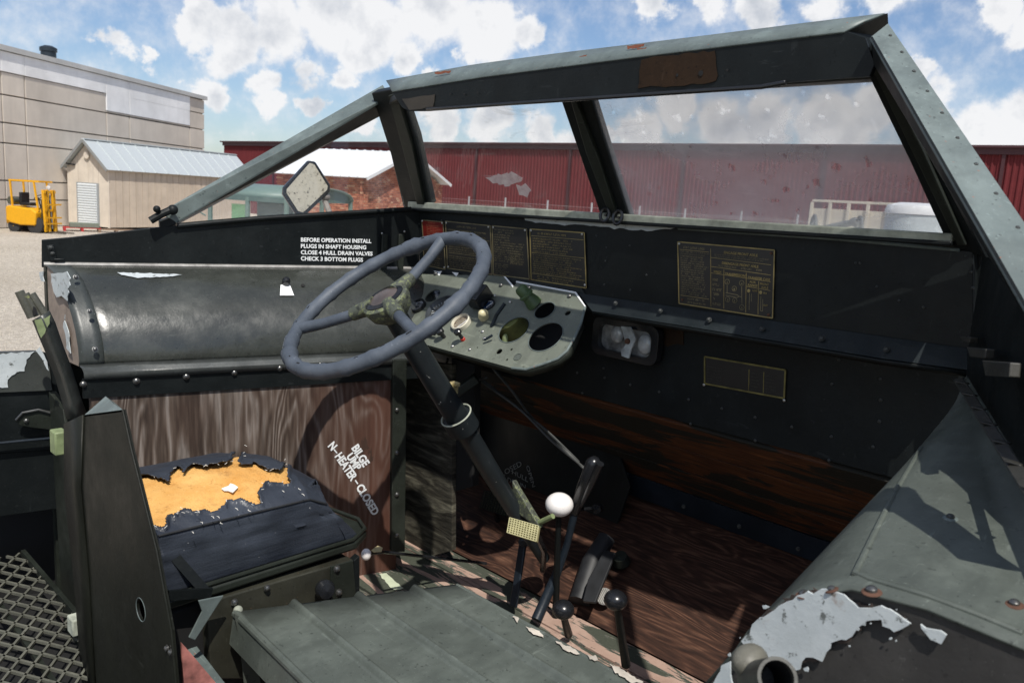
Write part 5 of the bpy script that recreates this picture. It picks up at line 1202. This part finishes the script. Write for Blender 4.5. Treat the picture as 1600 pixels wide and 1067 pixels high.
# ---- steering wheel and column
HUB = V((-1.702, 1.255, 2.325)); SN = nrm((-.085, -.57, .817)); SR = .280
su = nrm(V((1, 0, 0)) - SN * SN.x); sv = SN.cross(su)
def wp(a, r=SR, e=0): return HUB + (su * math.cos(a) + sv * math.sin(a)) * r + SN * e
sw = MB(); NP = 120; rp2 = [wp(k / NP * 2 * math.pi, SR, 0) for k in range(NP)]
sw.tube(rp2, [.0185 + .0018 * mnoise.noise(V((math.cos(k / NP * 6.283) * 3, math.sin(k / NP * 6.283) * 3, 0))) + (.0022 if k % 5 == 0 else 0) + (.003 if k % 40 in (0, 1, 2) else 0) for k in range(NP)], 18, closed=True)
wheel = sw.build('steering_wheel', M['tape'], DK, smooth=60, label='steering wheel wrapped in faded slate blue tape')
def angle_for(px, py):
    best = min(range(720), key=lambda k: (lambda q: (q[0] - px) ** 2 + (q[1] - py) ** 2)(proj(wp(k / 360 * math.pi)))); return best / 360 * math.pi
sa = [angle_for(693, 374), angle_for(462, 512), angle_for(660, 535)]
for a in sa:
    m = MB(); m.tube([wp(a, .05, -.006), wp(a, .12, -.010), wp(a, .20, -.008), wp(a, .275, 0)], [.0135, .0145, .0145, .0165], 14); m.build('spoke', M['tape'], wheel, smooth=60)
    m = MB(); m.tube([wp(a, .035, -.004), wp(a, .08, -.007), wp(a, .108, -.009)], [.024, .0195, .0178], 14); m.build('spoke_root', M['hub'], wheel, smooth=60)
m = MB(); m.lathe(HUB - SN * .055, SN, [(.035, 0), (.056, .02), (.064, .045), (.063, .058), (.054, .063), (.053, .058)], 40); m.build('hub', M['hub'], wheel)
m = MB(); m.lathe(HUB, SN, [(.054, 0), (.053, .010), (.043, .015), (.041, .010)], 40); m.build('horn_ring', M['black'], wheel)
m = MB(); m.lathe(HUB, SN, [(.0405, .005), (.039, .012), (.024, .0155), (0, .0165)], 32); m.build('horn_button', plain('brown_horn_button', (.085, .068, .060), .35, var=.3), wheel)
for k in range(26):                                   # slits in the tape
    a = k / 26 * 2 * math.pi + .05
    if random.random() < .18: continue
    p = wp(a, SR, .0185) + (su * math.cos(a) + sv * math.sin(a)) * random.uniform(-.004, .005); t_ = (-su * math.sin(a) + sv * math.cos(a))
    m = MB(); m.box(p - SN * .0008, (random.uniform(.009, .016), .0032, .003), (t_, (su * math.cos(a) + sv * math.sin(a)), SN)); m.build('tape_slit', M['dark'], wheel)
CE = HUB - SN * 1.03
m = MB(); m.tube([HUB - SN * .03, HUB - SN * .28, HUB - SN * .43, HUB - SN * .45, HUB - SN * .70, HUB - SN * .85, CE], [.031, .033, .034, .031, .028, .023, .019], 22); col_ = m.build('steering_column', M['column'], DK, smooth=50)
m = MB(); m.lathe(HUB - SN * .46, SN, [(.036, 0), (.046, .002), (.046, .05), (.036, .052)], 28); clp = m.build('column_clamp', M['column'], col_)
m = MB(); m.tube(ring_pts(HUB - SN * .405, SN, .0455, 26), .0025, 6, closed=True); m.build('clamp_edge', M['seal'], col_)
cc = aY(707, 606, (HUB - SN * .42).y + .01); m = MB(); m.box(cc, (.02, .03, .035)); m.box(cc + V((.012, 0, .014)), (.028, .014, .012)); m.build('clamp_lug', plain('brassy_lug', (.40, .33, .16), .5, .3), col_, bevel=.003)
# ---- instrument panel
out_px = [(615, 450), (640, 428), (786, 431), (801, 449), (808, 441), (898, 457), (914, 480), (908, 505), (898, 527), (886, 548), (872, 560), (848, 569), (822, 577), (800, 575), (664, 538), (615, 522)]
holes = [((803, 515), .052), ((852.5, 526), .056), ((851, 485), .0345), ((887, 489), .010), ((780, 549), .0105), ((799, 546), .0045), ((792, 562), .004), ((746, 543), .003), ((688, 485), .0), ((676, 462), .030)]
loops = [[aI(x, y) for x, y in out_px]]
for c, r in holes:
    if r > 0: loops.append(ring_pts(aI(*c), PN, r, 32 if r > .02 else 14))
m = MB(); m.plate(loops, -PN * .004); ip = m.build('instrument_panel', paint('panel_paint', (.140, .155, .125), .42, .22, wear=(.03, .03, .03), wear_t=.74, dust=.3), DK, smooth=20, label='instrument panel of faded olive sheet with empty gauge holes')
m = MB(); bb = [aI(x, y) - PN * .004 for x, y in [(905, 500), (886, 548), (872, 560), (848, 569), (822, 577), (800, 575), (664, 538), (615, 522)]]
m.grid([bb, [p - PN * .022 + V((0, .004, -.003)) for p in bb]]); m.build('panel_flange', M['paint'], ip, thick=.003)
m = MB(); m.tube([aI(x, y, .0) for x, y in [(914, 480), (908, 505), (898, 527), (886, 548), (872, 560), (848, 569), (822, 577), (800, 575)]], .004, 8); m.build('rolled_edge', M['rail'], ip)
m = MB(); c0 = aI(800, 500); m.prism([aI(x, y, -.11) for x, y in [(600, 440), (900, 470), (880, 540), (820, 570), (600, 530)]], -PN * .01); m.build('panel_housing', M['dark'], ip, smooth=0)
for c, r in holes[:3]:
    m = MB(); m.tube(ring_pts(aI(*c, .001), PN, r, 40), .0014, 6, closed=True); m.build('hole_rim', M['rail'], ip)
m = MB(); m.lathe(aI(803, 515, -.06), PN, [(.05, .055), (.05, 0), (0, 0)], 30); m.build('gauge_tube', plain('olive_gauge_tube', (.11, .12, .035), .6, var=.4), ip)
m = MB(); m.ball(aI(789, 532, -.04), (.010, .010, .022)); m.build('bulb_socket', M['green'], ip)
studs('bolt', BOLT, ip, [aI(x, y, .001) for x, y in [(681, 428), (783, 446), (827, 450), (890, 463)]], PN, .0065)
studs('screw', SCREW, ip, [aI(x, y, .001) for x, y in [(734, 546), (707, 541), (757, 529), (754, 518), (773, 462), (797, 472)]], PN, .0058)
m = MB(); m.lathe(aI(809, 558, .0), PN, [(.013, 0), (.013, .002), (.0115, .002), (.0115, .0005), (0, .0005)], 24); m.build('blank_plug', M['deck'], ip)
def gauge(px, py, r, face, rim, ptr=None, dome=False, h=.010):
    c = aI(px, py); m = MB(); m.lathe(c, PN, [(r, 0), (r, h), (r * .88, h + .002), (r * .80, h * .5)], 32); g = m.build('gauge', rim, ip)
    m = MB(); m.lathe(c, PN, [(r * .82, h * .5), (0, h * .5)], 32); m.build('gauge_face', face, g)
    if r > .02:
        m = MB(); uu_ = nrm((1, 0, 0)); ww_ = PN.cross(uu_)
        for k in range(17):
            a_ = math.radians(-30 + k * 15); d_ = uu_ * math.cos(a_) + ww_ * math.sin(a_); m.bar(c + PN * (h * .5 + .0006) + d_ * r * (.60 if k % 4 else .52), c + PN * (h * .5 + .0006) + d_ * r * .72, .0012, .0004, PN)
        m.build('dial_marks', M['white'] if face is not M['gaugeface'] else M['black'], g, kind='stuff')
    if ptr: m = MB(); m.bar(aI(px + ptr[0], py + ptr[1], h * .5 + .001), aI(px + ptr[2], py + ptr[3], h * .5 + .001), .0022, .001, PN); m.build('pointer', M['white'], g)
    return g
gauge(722, 506, .034, M['gaugeface'], plain('cream_bezel', (.60, .57, .46), .4, var=.2), (-8, 6, 8, -6), h=.014)
gauge(764, 477, .023, M['bluegauge'], M['black'], (-4, 3, 4, -3), h=.006)
gauge(693, 488, .060, plain('dusty_dial_glass', (.20, .20, .18), .15, var=.5), plain('worn_dark_bezel', (.07, .08, .09), .35, .4, var=.4), (-14, 10, 4, -3), h=.018)
gauge(655, 480, .028, plain('dusty_dial_glass_small', (.20, .22, .24), .2, var=.5), M['black'], h=.014)
m = MB(); m.box(aI(748, 463, .028), (.055, .07, .05), (V((1, 0, 0)), PN.cross(V((1, 0, 0))), PN)); m.ball(aI(731, 464, .05), .012); m.build('switch_box', M['black'], ip, bevel=.004)
m = MB(); m.lathe(aI(757, 497), PN, [(.016, 0), (.016, .012), (.012, .02)], 20); m.ball(aI(755, 490, .032), (.014, .018, .014)); m.build('cream_switch_knob', M['cream'], ip)
m = MB(); m.lathe(aI(694, 527), PN, [(.007, 0), (.007, .02), (.013, .022), (.014, .034), (.010, .037), (0, .037)], 20); m.build('pull_knob', M['black'], ip)
m = MB(); m.lathe(aI(724, 531), PN, [(.006, 0), (.006, .03), (.012, .032), (.0125, .042), (.009, .045), (0, .045)], 20); k_ = m.build('pull_knob', M['black'], ip)
m = MB(); m.lathe(aI(724, 531), PN, [(.0075, 0), (.0075, .008), (.0065, .009)], 16); m.build('knob_collar', M['red'], k_)
m = MB(); m.lathe(aI(673, 523), PN, [(.010, 0), (.008, .018), (.0, .02)], 16); m.bar(aI(664, 519, .015), aI(680, 522, .015), .008, .008, PN); m.build('toggle_switch', M['black'], ip)
m = MB(); m.tube([aI(757, 531, .012), aI(769, 524, .018)], .004, 8); m.tube([aI(768, 510, .0), aI(776, 492, .03), aI(789, 474, .045)], .006, 8); m.build('lever_switch', M['blue_shade'], ip)
m = MB(); a, b = aI(836, 476, .0), aI(814, 452, .06); ax = (b - a).normalized(); Lh = (b - a).length
m.lathe(a, ax, [(.026, 0), (.025, .012), (.020, .03), (.0195, Lh * .55), (.024, Lh * .58), (.024, Lh * .68), (.0195, Lh * .72), (.0195, Lh * 1.0), (.015, Lh * 1.12), (0, Lh * 1.16)], 26); m.build('starter_grip', M['greenhandle'], ip, smooth=50)
for pg in [[(786, 431), (801, 449), (802, 446), (788, 430)], [(806, 441), (898, 458), (914, 480), (915, 478), (900, 456), (807, 439)]]:
    pts = [aI(x, y, .002) for x, y in pg]; MB().prism(pts, -PN * .002).build('lit_edge_strip', M['white'], ip, smooth=0)  # white strips put the sunlit panel edges into the colour
slab('paint_chip', rag([(678, 424), (690, 424), (686, 430)], 1, 5, 90), lambda x, y: aI(x, y, .001), .001, M['white'], ip, bevel=0); slab('paint_chip', rag([(707, 426), (716, 427), (712, 431)], 1, 5, 91), lambda x, y: aI(x, y, .001), .001, M['white'], ip, bevel=0)
# ---- data plates
def dplate(name, c4, fn, mat, rim, label, rows=0, lines=(), seed=1, colour=None, scr=(), rw=.0016):
    P = [fn(*c) for c in c4]; n = (P[1] - P[0]).cross(P[3] - P[0]).normalized()
    if n.dot(CAM - P[0]) < 0: n = -n
    o = MB().prism([p + n * .0022 for p in P], -n * .002).build(name, mat, DK, smooth=0, label=label)
    def at(u, v, e=.0026): return P[0].lerp(P[1], u).lerp(P[3].lerp(P[2], u), v) + n * e
    m = MB()
    for a, b in ((0, 1), (1, 2), (2, 3), (3, 0)): m.bar(P[a] + n * .003, P[b] + n * .003, rw * 2, rw, n)
    for (u0, v0, u1, v1) in lines: m.bar(at(u0, v0), at(u1, v1), rw * .9, .0006, n)
    m.build('plate_border', rim, o)
    studs('screw', SCREW, o, [at(u, v, .003) for u, v in scr], n, .0042)
    return o, at, n
def body_rows(o, at, n, specs, mat, seed):
    m = MB(); rd = random.Random(seed)
    for (u0, u1, v0, v1, cnt, fill) in specs:
        for k in range(cnt):
            v = v0 + (v1 - v0) * (k + .8) / cnt; ue = u1 - rd.random() * (u1 - u0) * .25; a, b = at(u0, v), at(ue, v); hh = (at(u0, v1) - at(u0, v0)).length / cnt * .52
            micro(m, a, b, hh, n, rd, fill)
    m.build('lettering', mat, o, smooth=0)
yD = lambda x, y: aY(x, y, 1.898)
o, at, n = dplate('data_plate', [(660, 344), (693, 347), (695, 377), (662, 372)], yD, M['redplate'], M['brassdim'], 'small red caution plate at the left end of the dash', scr=[(.02, .05), (.96, .06), (.05, .95)])
body_rows(o, at, n, [(.28, .7, .06, .16, 1, 1), (.2, .95, .2, .95, 8, .9)], M['redprint'], 11)
o, at, n = dplate('data_plate', [(662, 379), (695, 383), (697, 421), (664, 414)], yD, M['plate'], M['brassdim'], 'black data plate under the small red plate', scr=[(.95, .93)])
body_rows(o, at, n, [(.08, .95, .06, .95, 9, .9)], M['brassdim'], 12)
o, at, n = dplate('data_plate', [(697, 346), (767, 353), (770, 429), (700, 419)], yD, M['plate'], M['brassdim'], 'black data plate seen through the steering wheel', lines=[(.05, .32, .97, .32), (.05, .66, .97, .66)], scr=[(.02, .03), (.96, .03), (.02, .97)])
body_rows(o, at, n, [(.25, .75, .04, .12, 1, 1), (.06, .96, .14, .30, 3, .9), (.05, .96, .36, .64, 6, .95), (.05, .96, .70, .97, 6, .95)], M['brassdim'], 13)
o, at, n = dplate('data_plate', [(770, 353), (824, 358), (828, 436), (772, 429)], yD, M['plate'], M['brassdim'], 'narrow black data plate left of the brightest brass-edged one', scr=[(.03, .03), (.95, .03)])
body_rows(o, at, n, [(.05, .65, .04, .45, 8, .85), (.05, .95, .45, .72, 6, .8), (.05, .45, .75, .97, 6, .5), (.5, .95, .3, .75, 9, .8)], M['brassdim'], 14)
o, at, n = dplate('data_plate', [(829, 358), (914, 364), (917, 450), (831, 437)], yD, M['plate'], M['brass'], 'black brass-edged data plate above the green starter grip', lines=[(.02, .13, .98, .13), (.02, .46, .98, .46), (.02, .87, .98, .87)], scr=[(.02, .03), (.96, .03), (.98, .95)])
body_rows(o, at, n, [(.15, .85, .03, .11, 1, 1), (.05, .8, .15, .45, 6, .9), (.05, .98, .48, .86, 9, .9), (.12, .9, .89, .98, 2, .8)], M['brass'], 15)
studs('screw', RSCREW, o, [yD(768, 428), yD(774, 429), yD(828, 437), yD(834, 437)], (0, -1, 0), .0045)
o, at, n = dplate('data_plate', [(1060, 378), (1211, 391), (1208, 497), (1062, 474)], yD, M['plate'], M['brass'], 'large black gear shift diagram plate on the right half of the dash', rw=.0014,
    lines=[(.02, .12, .34, .12), (.36, .06, .36, .97), (.36, .20, .97, .22), (.36, .34, .97, .37), (.36, .44, .97, .47), (.50, .37, .50, .97), (.73, .38, .73, .98), (.73, .58, .97, .60), (.855, .48, .855, .98), (.02, .86, .34, .86)], scr=[(.015, .03)])
studs('screw', RSCREW, o, [at(.97, .05, .003), at(.04, .93, .003), at(.96, .96, .003)], n, .004)
body_rows(o, at, n, [(.06, .33, .04, .11, 1, 1), (.03, .35, .13, .84, 20, .85), (.10, .32, .87, .98, 2, .9), (.40, .96, .13, .19, 2, .95), (.44, .92, .29, .34, 1, .9), (.38, .49, .5, .95, 6, .5)], M['brassdim'], 16)
def pt(s_, u0, u1, v, cap, mat=M['brass']): text('lettering', s_, at(u0, v), at(u1, v), cap, n, mat, o, bold=.01)
pt('ENGAGE FRONT AXLE', .50, .84, .12, .0065); pt('DISENGAGE FRONT AXLE', .48, .85, .285, .0065)
pt('WINCH', .39, .47, .43, .006); pt('TRANSMISSION', .51, .72, .445, .0062); pt('TRANSFER CASE', .745, .965, .46, .0062)
pt('AUX.', .765, .83, .52, .0055); pt('RANGE', .75, .845, .57, .0055); pt('FRONT', .87, .955, .53, .0055); pt('AXLE', .88, .95, .58, .0055); pt('LOW', .795, .845, .645, .0048); pt('IN', .905, .935, .66, .0048); pt('OUT', .905, .95, .84, .0048)
m = MB()
for (u, v) in [(.535, .55), (.685, .54), (.61, .64), (.54, .82), (.615, .82), (.69, .91)]: m.tube(ring_pts(at(u, v), n, .0065, 18), .0007, 4, closed=True)
for a, b in [((.535, .60), (.535, .72)), ((.685, .59), (.69, .86)), ((.52, .72), (.64, .73)), ((.52, .76), (.64, .77)), ((.64, .73), (.66, .75)), ((.64, .77), (.66, .75)), ((.66, .75), (.69, .75)), ((.765, .68), (.765, .93)), ((.785, .68), (.785, .80)), ((.88, .70), (.88, .92)), ((.90, .74), (.90, .92)), ((.88, .92), (.90, .92))]:
    m.bar(at(*a), at(*b), .0012, .0005, n)
m.build('shift_diagram', M['brassdim'], o, kind='stuff')
for s_, u, v in [('2', .535, .55), ('4', .685, .54), ('1', .61, .64), ('3', .54, .82), ('R', .615, .82), ('5', .69, .91)]: pt(s_, u - .008, u + .008, v + .025, .0055, M['brassdim'])
for u in (.757, .875): MB().lathe(at(u, .645), n, [(.0045, 0), (0, .0006)], 12).build('lever_dot', M['brass'], o)
yF = lambda x, y: aY(x, y, 1.998)
o, at, n = dplate('data_plate', [(1102, 557), (1228, 578), (1226, 622), (1102, 599)], yF, M['plate'], plain('tarnished_yellow_edge', (.17, .145, .045), .55, .3, var=.5), 'long black plate with worn yellow edge low on the firewall', rw=.0022, lines=[(.57, .2, .57, .95), (.75, .2, .75, .95)], scr=[(-.01, 1.05), (1.0, 1.07)])
body_rows(o, at, n, [(.03, .27, .28, .95, 6, .9), (.60, .73, .25, .95, 6, .7), (.78, .93, .25, .95, 6, .7)], plain('faint_plate_print', (.045, .042, .034), .6), 17)
# ---- flood lamp on the firewall
def rrect(cx, cy, w, h, r, k=6):
    pts = []
    for (sx_, sy_, a0) in ((1, 1, 0), (-1, 1, 90), (-1, -1, 180), (1, -1, 270)):
        for i in range(k + 1): a = math.radians(a0 + 90 * i / k); pts.append((cx + sx_ * (w / 2 - r) + r * math.cos(a), cy + sy_ * (h / 2 - r) + r * math.sin(a)))
    return pts
YLm = 1.99; c = aY(984, 531, YLm); lw = (aY(1036, 538, YLm) - aY(934, 524, YLm)).length; lh = .088
fl3 = lambda pts, y: [V((px, y, pz)) for px, pz in pts]
o2 = rrect(c.x, c.z, lw, lh + .03, .03); i2 = rrect(c.x, c.z, lw * .80, lh * .88, .024)
m = MB(); m.plate([fl3(o2, YLm - .03), fl3(i2, YLm - .03)], (0, .03, 0)); lamp = m.build('dash_lamp', M['black'], DK, smooth=20, bevel=.003)
lin = plain('dirty_lamp_reflector', (.28, .29, .29), .35, .4, var=.7)
m = MB(); m.prism(fl3(i2, YLm - .012), (0, .006, 0)); m.build('reflector', lin, lamp, smooth=0)
MBG2 = plain('cloudy_bulb_glass', (.42, .44, .44), .15, .1, var=.5)
MB().ball(aY(965, 522, YLm - .02), (.024, .016, .028)).build('lamp_bulb', MBG2, lamp); MB().ball(aY(1008, 538, YLm - .02), (.026, .014, .030)).build('lamp_bulb', MBG2, lamp)
m = MB(); m.prism([aY(x, y, YLm - .045) for x, y in [(970, 510), (985, 511), (993, 530), (986, 545), (982, 560), (971, 556), (970, 548), (978, 538), (974, 522)]], (0, .005, 0)); m.build('lamp_bracket', plain('chalky_bracket', (.46, .50, .50), .6, var=.5), lamp, smooth=0)
m = MB(); m.lathe(aY(981, 533, YLm - .046), (0, -1, 0), [(.009, 0), (.008, .006), (.0, .007)], 12); m.build('lamp_screw', M['orange_rust'], lamp)
# ---- cables under the dash
for k, path in enumerate([[(748, 588, 1.9), (800, 630, 1.95), (850, 668, 2.0), (905, 722, 2.05)], [(752, 596, 1.9), (815, 640, 1.95), (862, 690, 2.0), (912, 730, 2.05)], [(770, 575, 1.95), (800, 610, 1.97), (828, 650, 2.0), (870, 690, 2.02), (915, 735, 2.05)], [(700, 560, 1.9), (690, 590, 1.92), (720, 600, 1.9), (760, 590, 1.85)]]):
    m = MB(); ps3 = [aY(*q) for q in path]; sm_ = []
    for i in range(len(ps3) - 1):
        for t in range(5): sm_.append(ps3[i].lerp(ps3[i + 1], t / 5))
    sm_.append(ps3[-1])
    for _ in range(3): sm_ = [sm_[0]] + [(sm_[i - 1] + sm_[i] * 2 + sm_[i + 1]) / 4 for i in range(1, len(sm_) - 1)] + [sm_[-1]]
    m.tube(sm_, .0045, 8); m.build('cable', paint('cable_sheath', (.055, .058, .055), .5) if k == 0 else bpy.data.materials['cable_sheath'], DK)
m = MB(); m.bar(aY(700, 622, 1.75), aY(745, 590, 1.82), .05, .03); m.build('column_bracket', M['paint'], DK, bevel=.004)
# ---- levers and pedals
def lever(name, path, rad, mat, label=None):
    m = MB(); m.tube([V(p) for p in path], rad, 14); return m.build(name, mat, DK, smooth=60, label=label)
g0, g1 = V((-1.565, 1.86, 1.30)), aY(873, 800, 1.80)
gl = lever('gear_lever', [g0, g0.lerp(g1, .5), g1], [.011, .010, .008], M['shade'], 'tall gear lever with a white ball knob')
MB().ball(aY(874, 788, 1.80), (.043, .043, .036)).build('lever_knob', M['knobwhite'], gl, smooth=80)
h0, h1, h2, h3 = aZ(838, 968, 1.33), aY(868, 900, 1.86), aY(898, 800, 1.86), aY(932, 722, 1.84)
hb_ = lever('hand_brake', [h0, h1, aY(886, 850, 1.86), h2], [.017, .015, .011, .012], M['blue_shade'], 'long hand brake lever with a flattened grip')
m = MB(); m.tube([h2, aY(912, 760, 1.85), aY(928, 722, 1.84), aY(931, 716, 1.84)], [.015, .022, .023, .012], 14); m.tube([aY(908, 790, 1.85), aY(924, 755, 1.84), aY(938, 724, 1.83)], [.006, .012, .012], 10); m.build('brake_grip', M['black'], hb_, smooth=60)
m = MB(); m.tube([aY(895, 797, 1.86), aY(938, 793, 2.0)], .006, 8); m.lathe(aY(936, 793, 1.99), (.2, -1, .1), [(.016, 0), (.016, .02), (0, .022)], 16); m.build('brake_link', M['black'], hb_)
k0, k1 = aZ(890, 985, 1.40), aY(879, 955, 1.66)
for (b0, b1, kx, ky, yy, lab) in [(aZ(888, 990, 1.33), aY(880, 960, 1.63), 880, 952, 1.62, 'short lever with a black ball knob beside the gear lever'), (aZ(978, 1038, 1.33), aY(964, 945, 1.62), 962, 937, 1.62, 'longer lever with a black ball knob nearest the plywood')]:
    lv = lever('transfer_lever', [b0, b1], [.013, .009], M['shade'], lab); MB().ball(aY(kx, ky, yy), (.031, .031, .026)).build('lever_knob', M['black'], lv, smooth=80)
m = MB(); q = [aZ(802, 948, 1.33), aY(817, 850, 1.82), aY(826, 826, 1.82)]; m.bar(q[0], q[1], .03, .010, (0, 1, 0)); m.tube([q[1], q[2]], [.017, .013], 10); m.build('winch_lever', M['blue_shade'], DK, bevel=.004, label='flat blade lever in front of the yellow pedal pad')
# pedals
def pad(name, c4, y0, mat, rows, cols, label=None, lean=.03):
    P = [aY(x, y, y0 + (lean if i < 2 else 0)) for i, (x, y) in enumerate(c4)]
    n = (P[1] - P[0]).cross(P[3] - P[0]).normalized()
    if n.dot(CAM - P[0]) < 0: n = -n
    o = MB().prism(P, -n * .012).build(name, mat, DK, smooth=0, bevel=.004, label=label); g = MB()
    for i in range(rows + 1): g.bar(P[0].lerp(P[3], i / rows) + n * .002, P[1].lerp(P[2], i / rows) + n * .002, .0022, .003, n)
    for i in range(cols + 1): g.bar(P[0].lerp(P[1], i / cols) + n * .002, P[3].lerp(P[2], i / cols) + n * .002, .0022, .003, n)
    g.build('pad_tread', plain('pale_tread', (.50, .47, .26), .6, var=.2) if name == 'brake_pedal' else M['paint'], o); return o
bp2 = pad('brake_pedal', [(797, 809), (842, 822), (838, 846), (793, 832)], 1.64, plain('yellowed_pad', (.20, .18, .08), .7), 7, 11, 'brake pedal pad in chipped yellow green')
m = MB(); m.tube([aY(836, 830, 1.68), aY(850, 860, 1.78), aY(848, 890, 1.88)], .010, 8); m.build('pedal_arm', M['black'], bp2)
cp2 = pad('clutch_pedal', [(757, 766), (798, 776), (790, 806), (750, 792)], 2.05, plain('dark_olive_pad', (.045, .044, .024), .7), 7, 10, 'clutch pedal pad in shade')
m = MB(); m.tube([aY(772, 795, 2.06), aY(790, 850, 2.15)], .010, 8); m.build('pedal_arm', M['black'], cp2)
slab('column_foot_bracket', [(800, 750), (806, 762), (840, 818), (842, 826), (812, 805), (800, 778)], lambda x, y: aY(x, y, 1.71), .02, M['hub'], DK, bevel=.003)
m = MB(); m.tube([aY(839, 818, 1.72), aY(864, 806, 1.72)], .008, 10); m.build('linkage_pin', M['green'], DK)
m = MB(); m.tube([aT(905, 940, .02), aT(925, 880, .05), aT(948, 840, .07)], [.035, .036, .030], 16); ac = m.build('starter_boot', M['rubber'], DK, smooth=60)
ap = slab('accelerator_pedal', [(944, 858), (962, 862), (930, 940), (910, 938), (918, 905)], lambda x, y: aT(x, y, .11), .012, M['rubber'], DK, bevel=.004)
m = MB(); m.lathe(aT(972, 878, .02), (0, -.6, 1), [(.03, 0), (.024, .03), (0, .034)], 14); m.build('floor_plug', M['paint'], DK)
m = MB(); c = aT(944, 931, .05); nn2 = nrm((.2, -.75, .6)); m.lathe(c - nn2 * .06, nn2, [(.010, 0), (.010, .05), (.026, .052), (.027, .060), (0, .062)], 26); fsw = m.build('dimmer_switch', plain('grey_rubber_button', (.22, .21, .20), .7), DK)
g = MB(); uu = nn2.orthogonal().normalized(); vv = nn2.cross(uu)
for k in range(-4, 5):
    r_2 = math.sqrt(max(0, .024 ** 2 - (k * .0055) ** 2)); g.bar(c + nn2 * .003 + uu * k * .0055 - vv * r_2, c + nn2 * .003 + uu * k * .0055 + vv * r_2, .0022, .002, nn2)
g.build('button_ribs', plain('pale_button_ribs', (.40, .39, .36), .7), fsw)
# white knob, tag and rod on the floor by the seat
kk = aZ(572, 866, 1.55); m = MB(); m.tube([kk, aZ(600, 862, 1.50), aZ(690, 872, 1.42), aZ(760, 880, 1.38)], .005, 8); rod = m.build('floor_pull', M['black'], DK, label='floor pull with a white knob beside the driver seat')
MB().ball(kk, (.015, .015, .018)).build('lever_knob', M['knobwhite'], rod, smooth=80)
m = MB(); m.prism([aZ(x, y, 1.552) for x, y in [(580, 860), (590, 853), (598, 856), (596, 862), (584, 863)]], (0, 0, .002)); m.build('tag', plain('straw_tag', (.45, .38, .20), .8), rod, smooth=0)
pts = [aZ(x, y, 1.3055) for x, y in rag([(592, 896), (604, 896), (630, 918), (625, 921), (612, 920), (600, 906)], 1, 4, 95)]; MB().prism(pts, (0, 0, .0008)).build('paint_mark', plain('pale_green_mark', (.50, .55, .40), .8), DK, smooth=0)
# ---- outside mirror
mp_ = [(484, 253), (492, 255), (514, 290), (513, 298), (472, 335), (464, 332), (445, 303), (445, 295)]
mo = -.30
mback = slab('side_mirror', [(482, 251), (493, 253), (516, 289), (516, 300), (476, 338), (463, 336), (442, 304), (443, 293)], lambda x, y: aL(x, y, mo), .02, M['black'], DK, bevel=.004)
slab('mirror_glass', [(484, 255), (491, 257), (512, 291), (511, 297), (474, 332), (466, 330), (448, 302), (448, 296)], lambda x, y: aL(x, y, mo + .002), .002, M['mirror'], mback, bevel=0)
m = MB(); m.tube([aL(505, 300, mo - .03), aL(508, 315, mo - .02), aL(514, 331, mo + .02), aL(514, 345, mo + .05)], .011, 10); m.ball(aL(509, 308, mo - .02), .017); m.build('mirror_arm', plain('mirror_arm_paint', (.22, .20, .18), .5, .3, var=.4), mback)
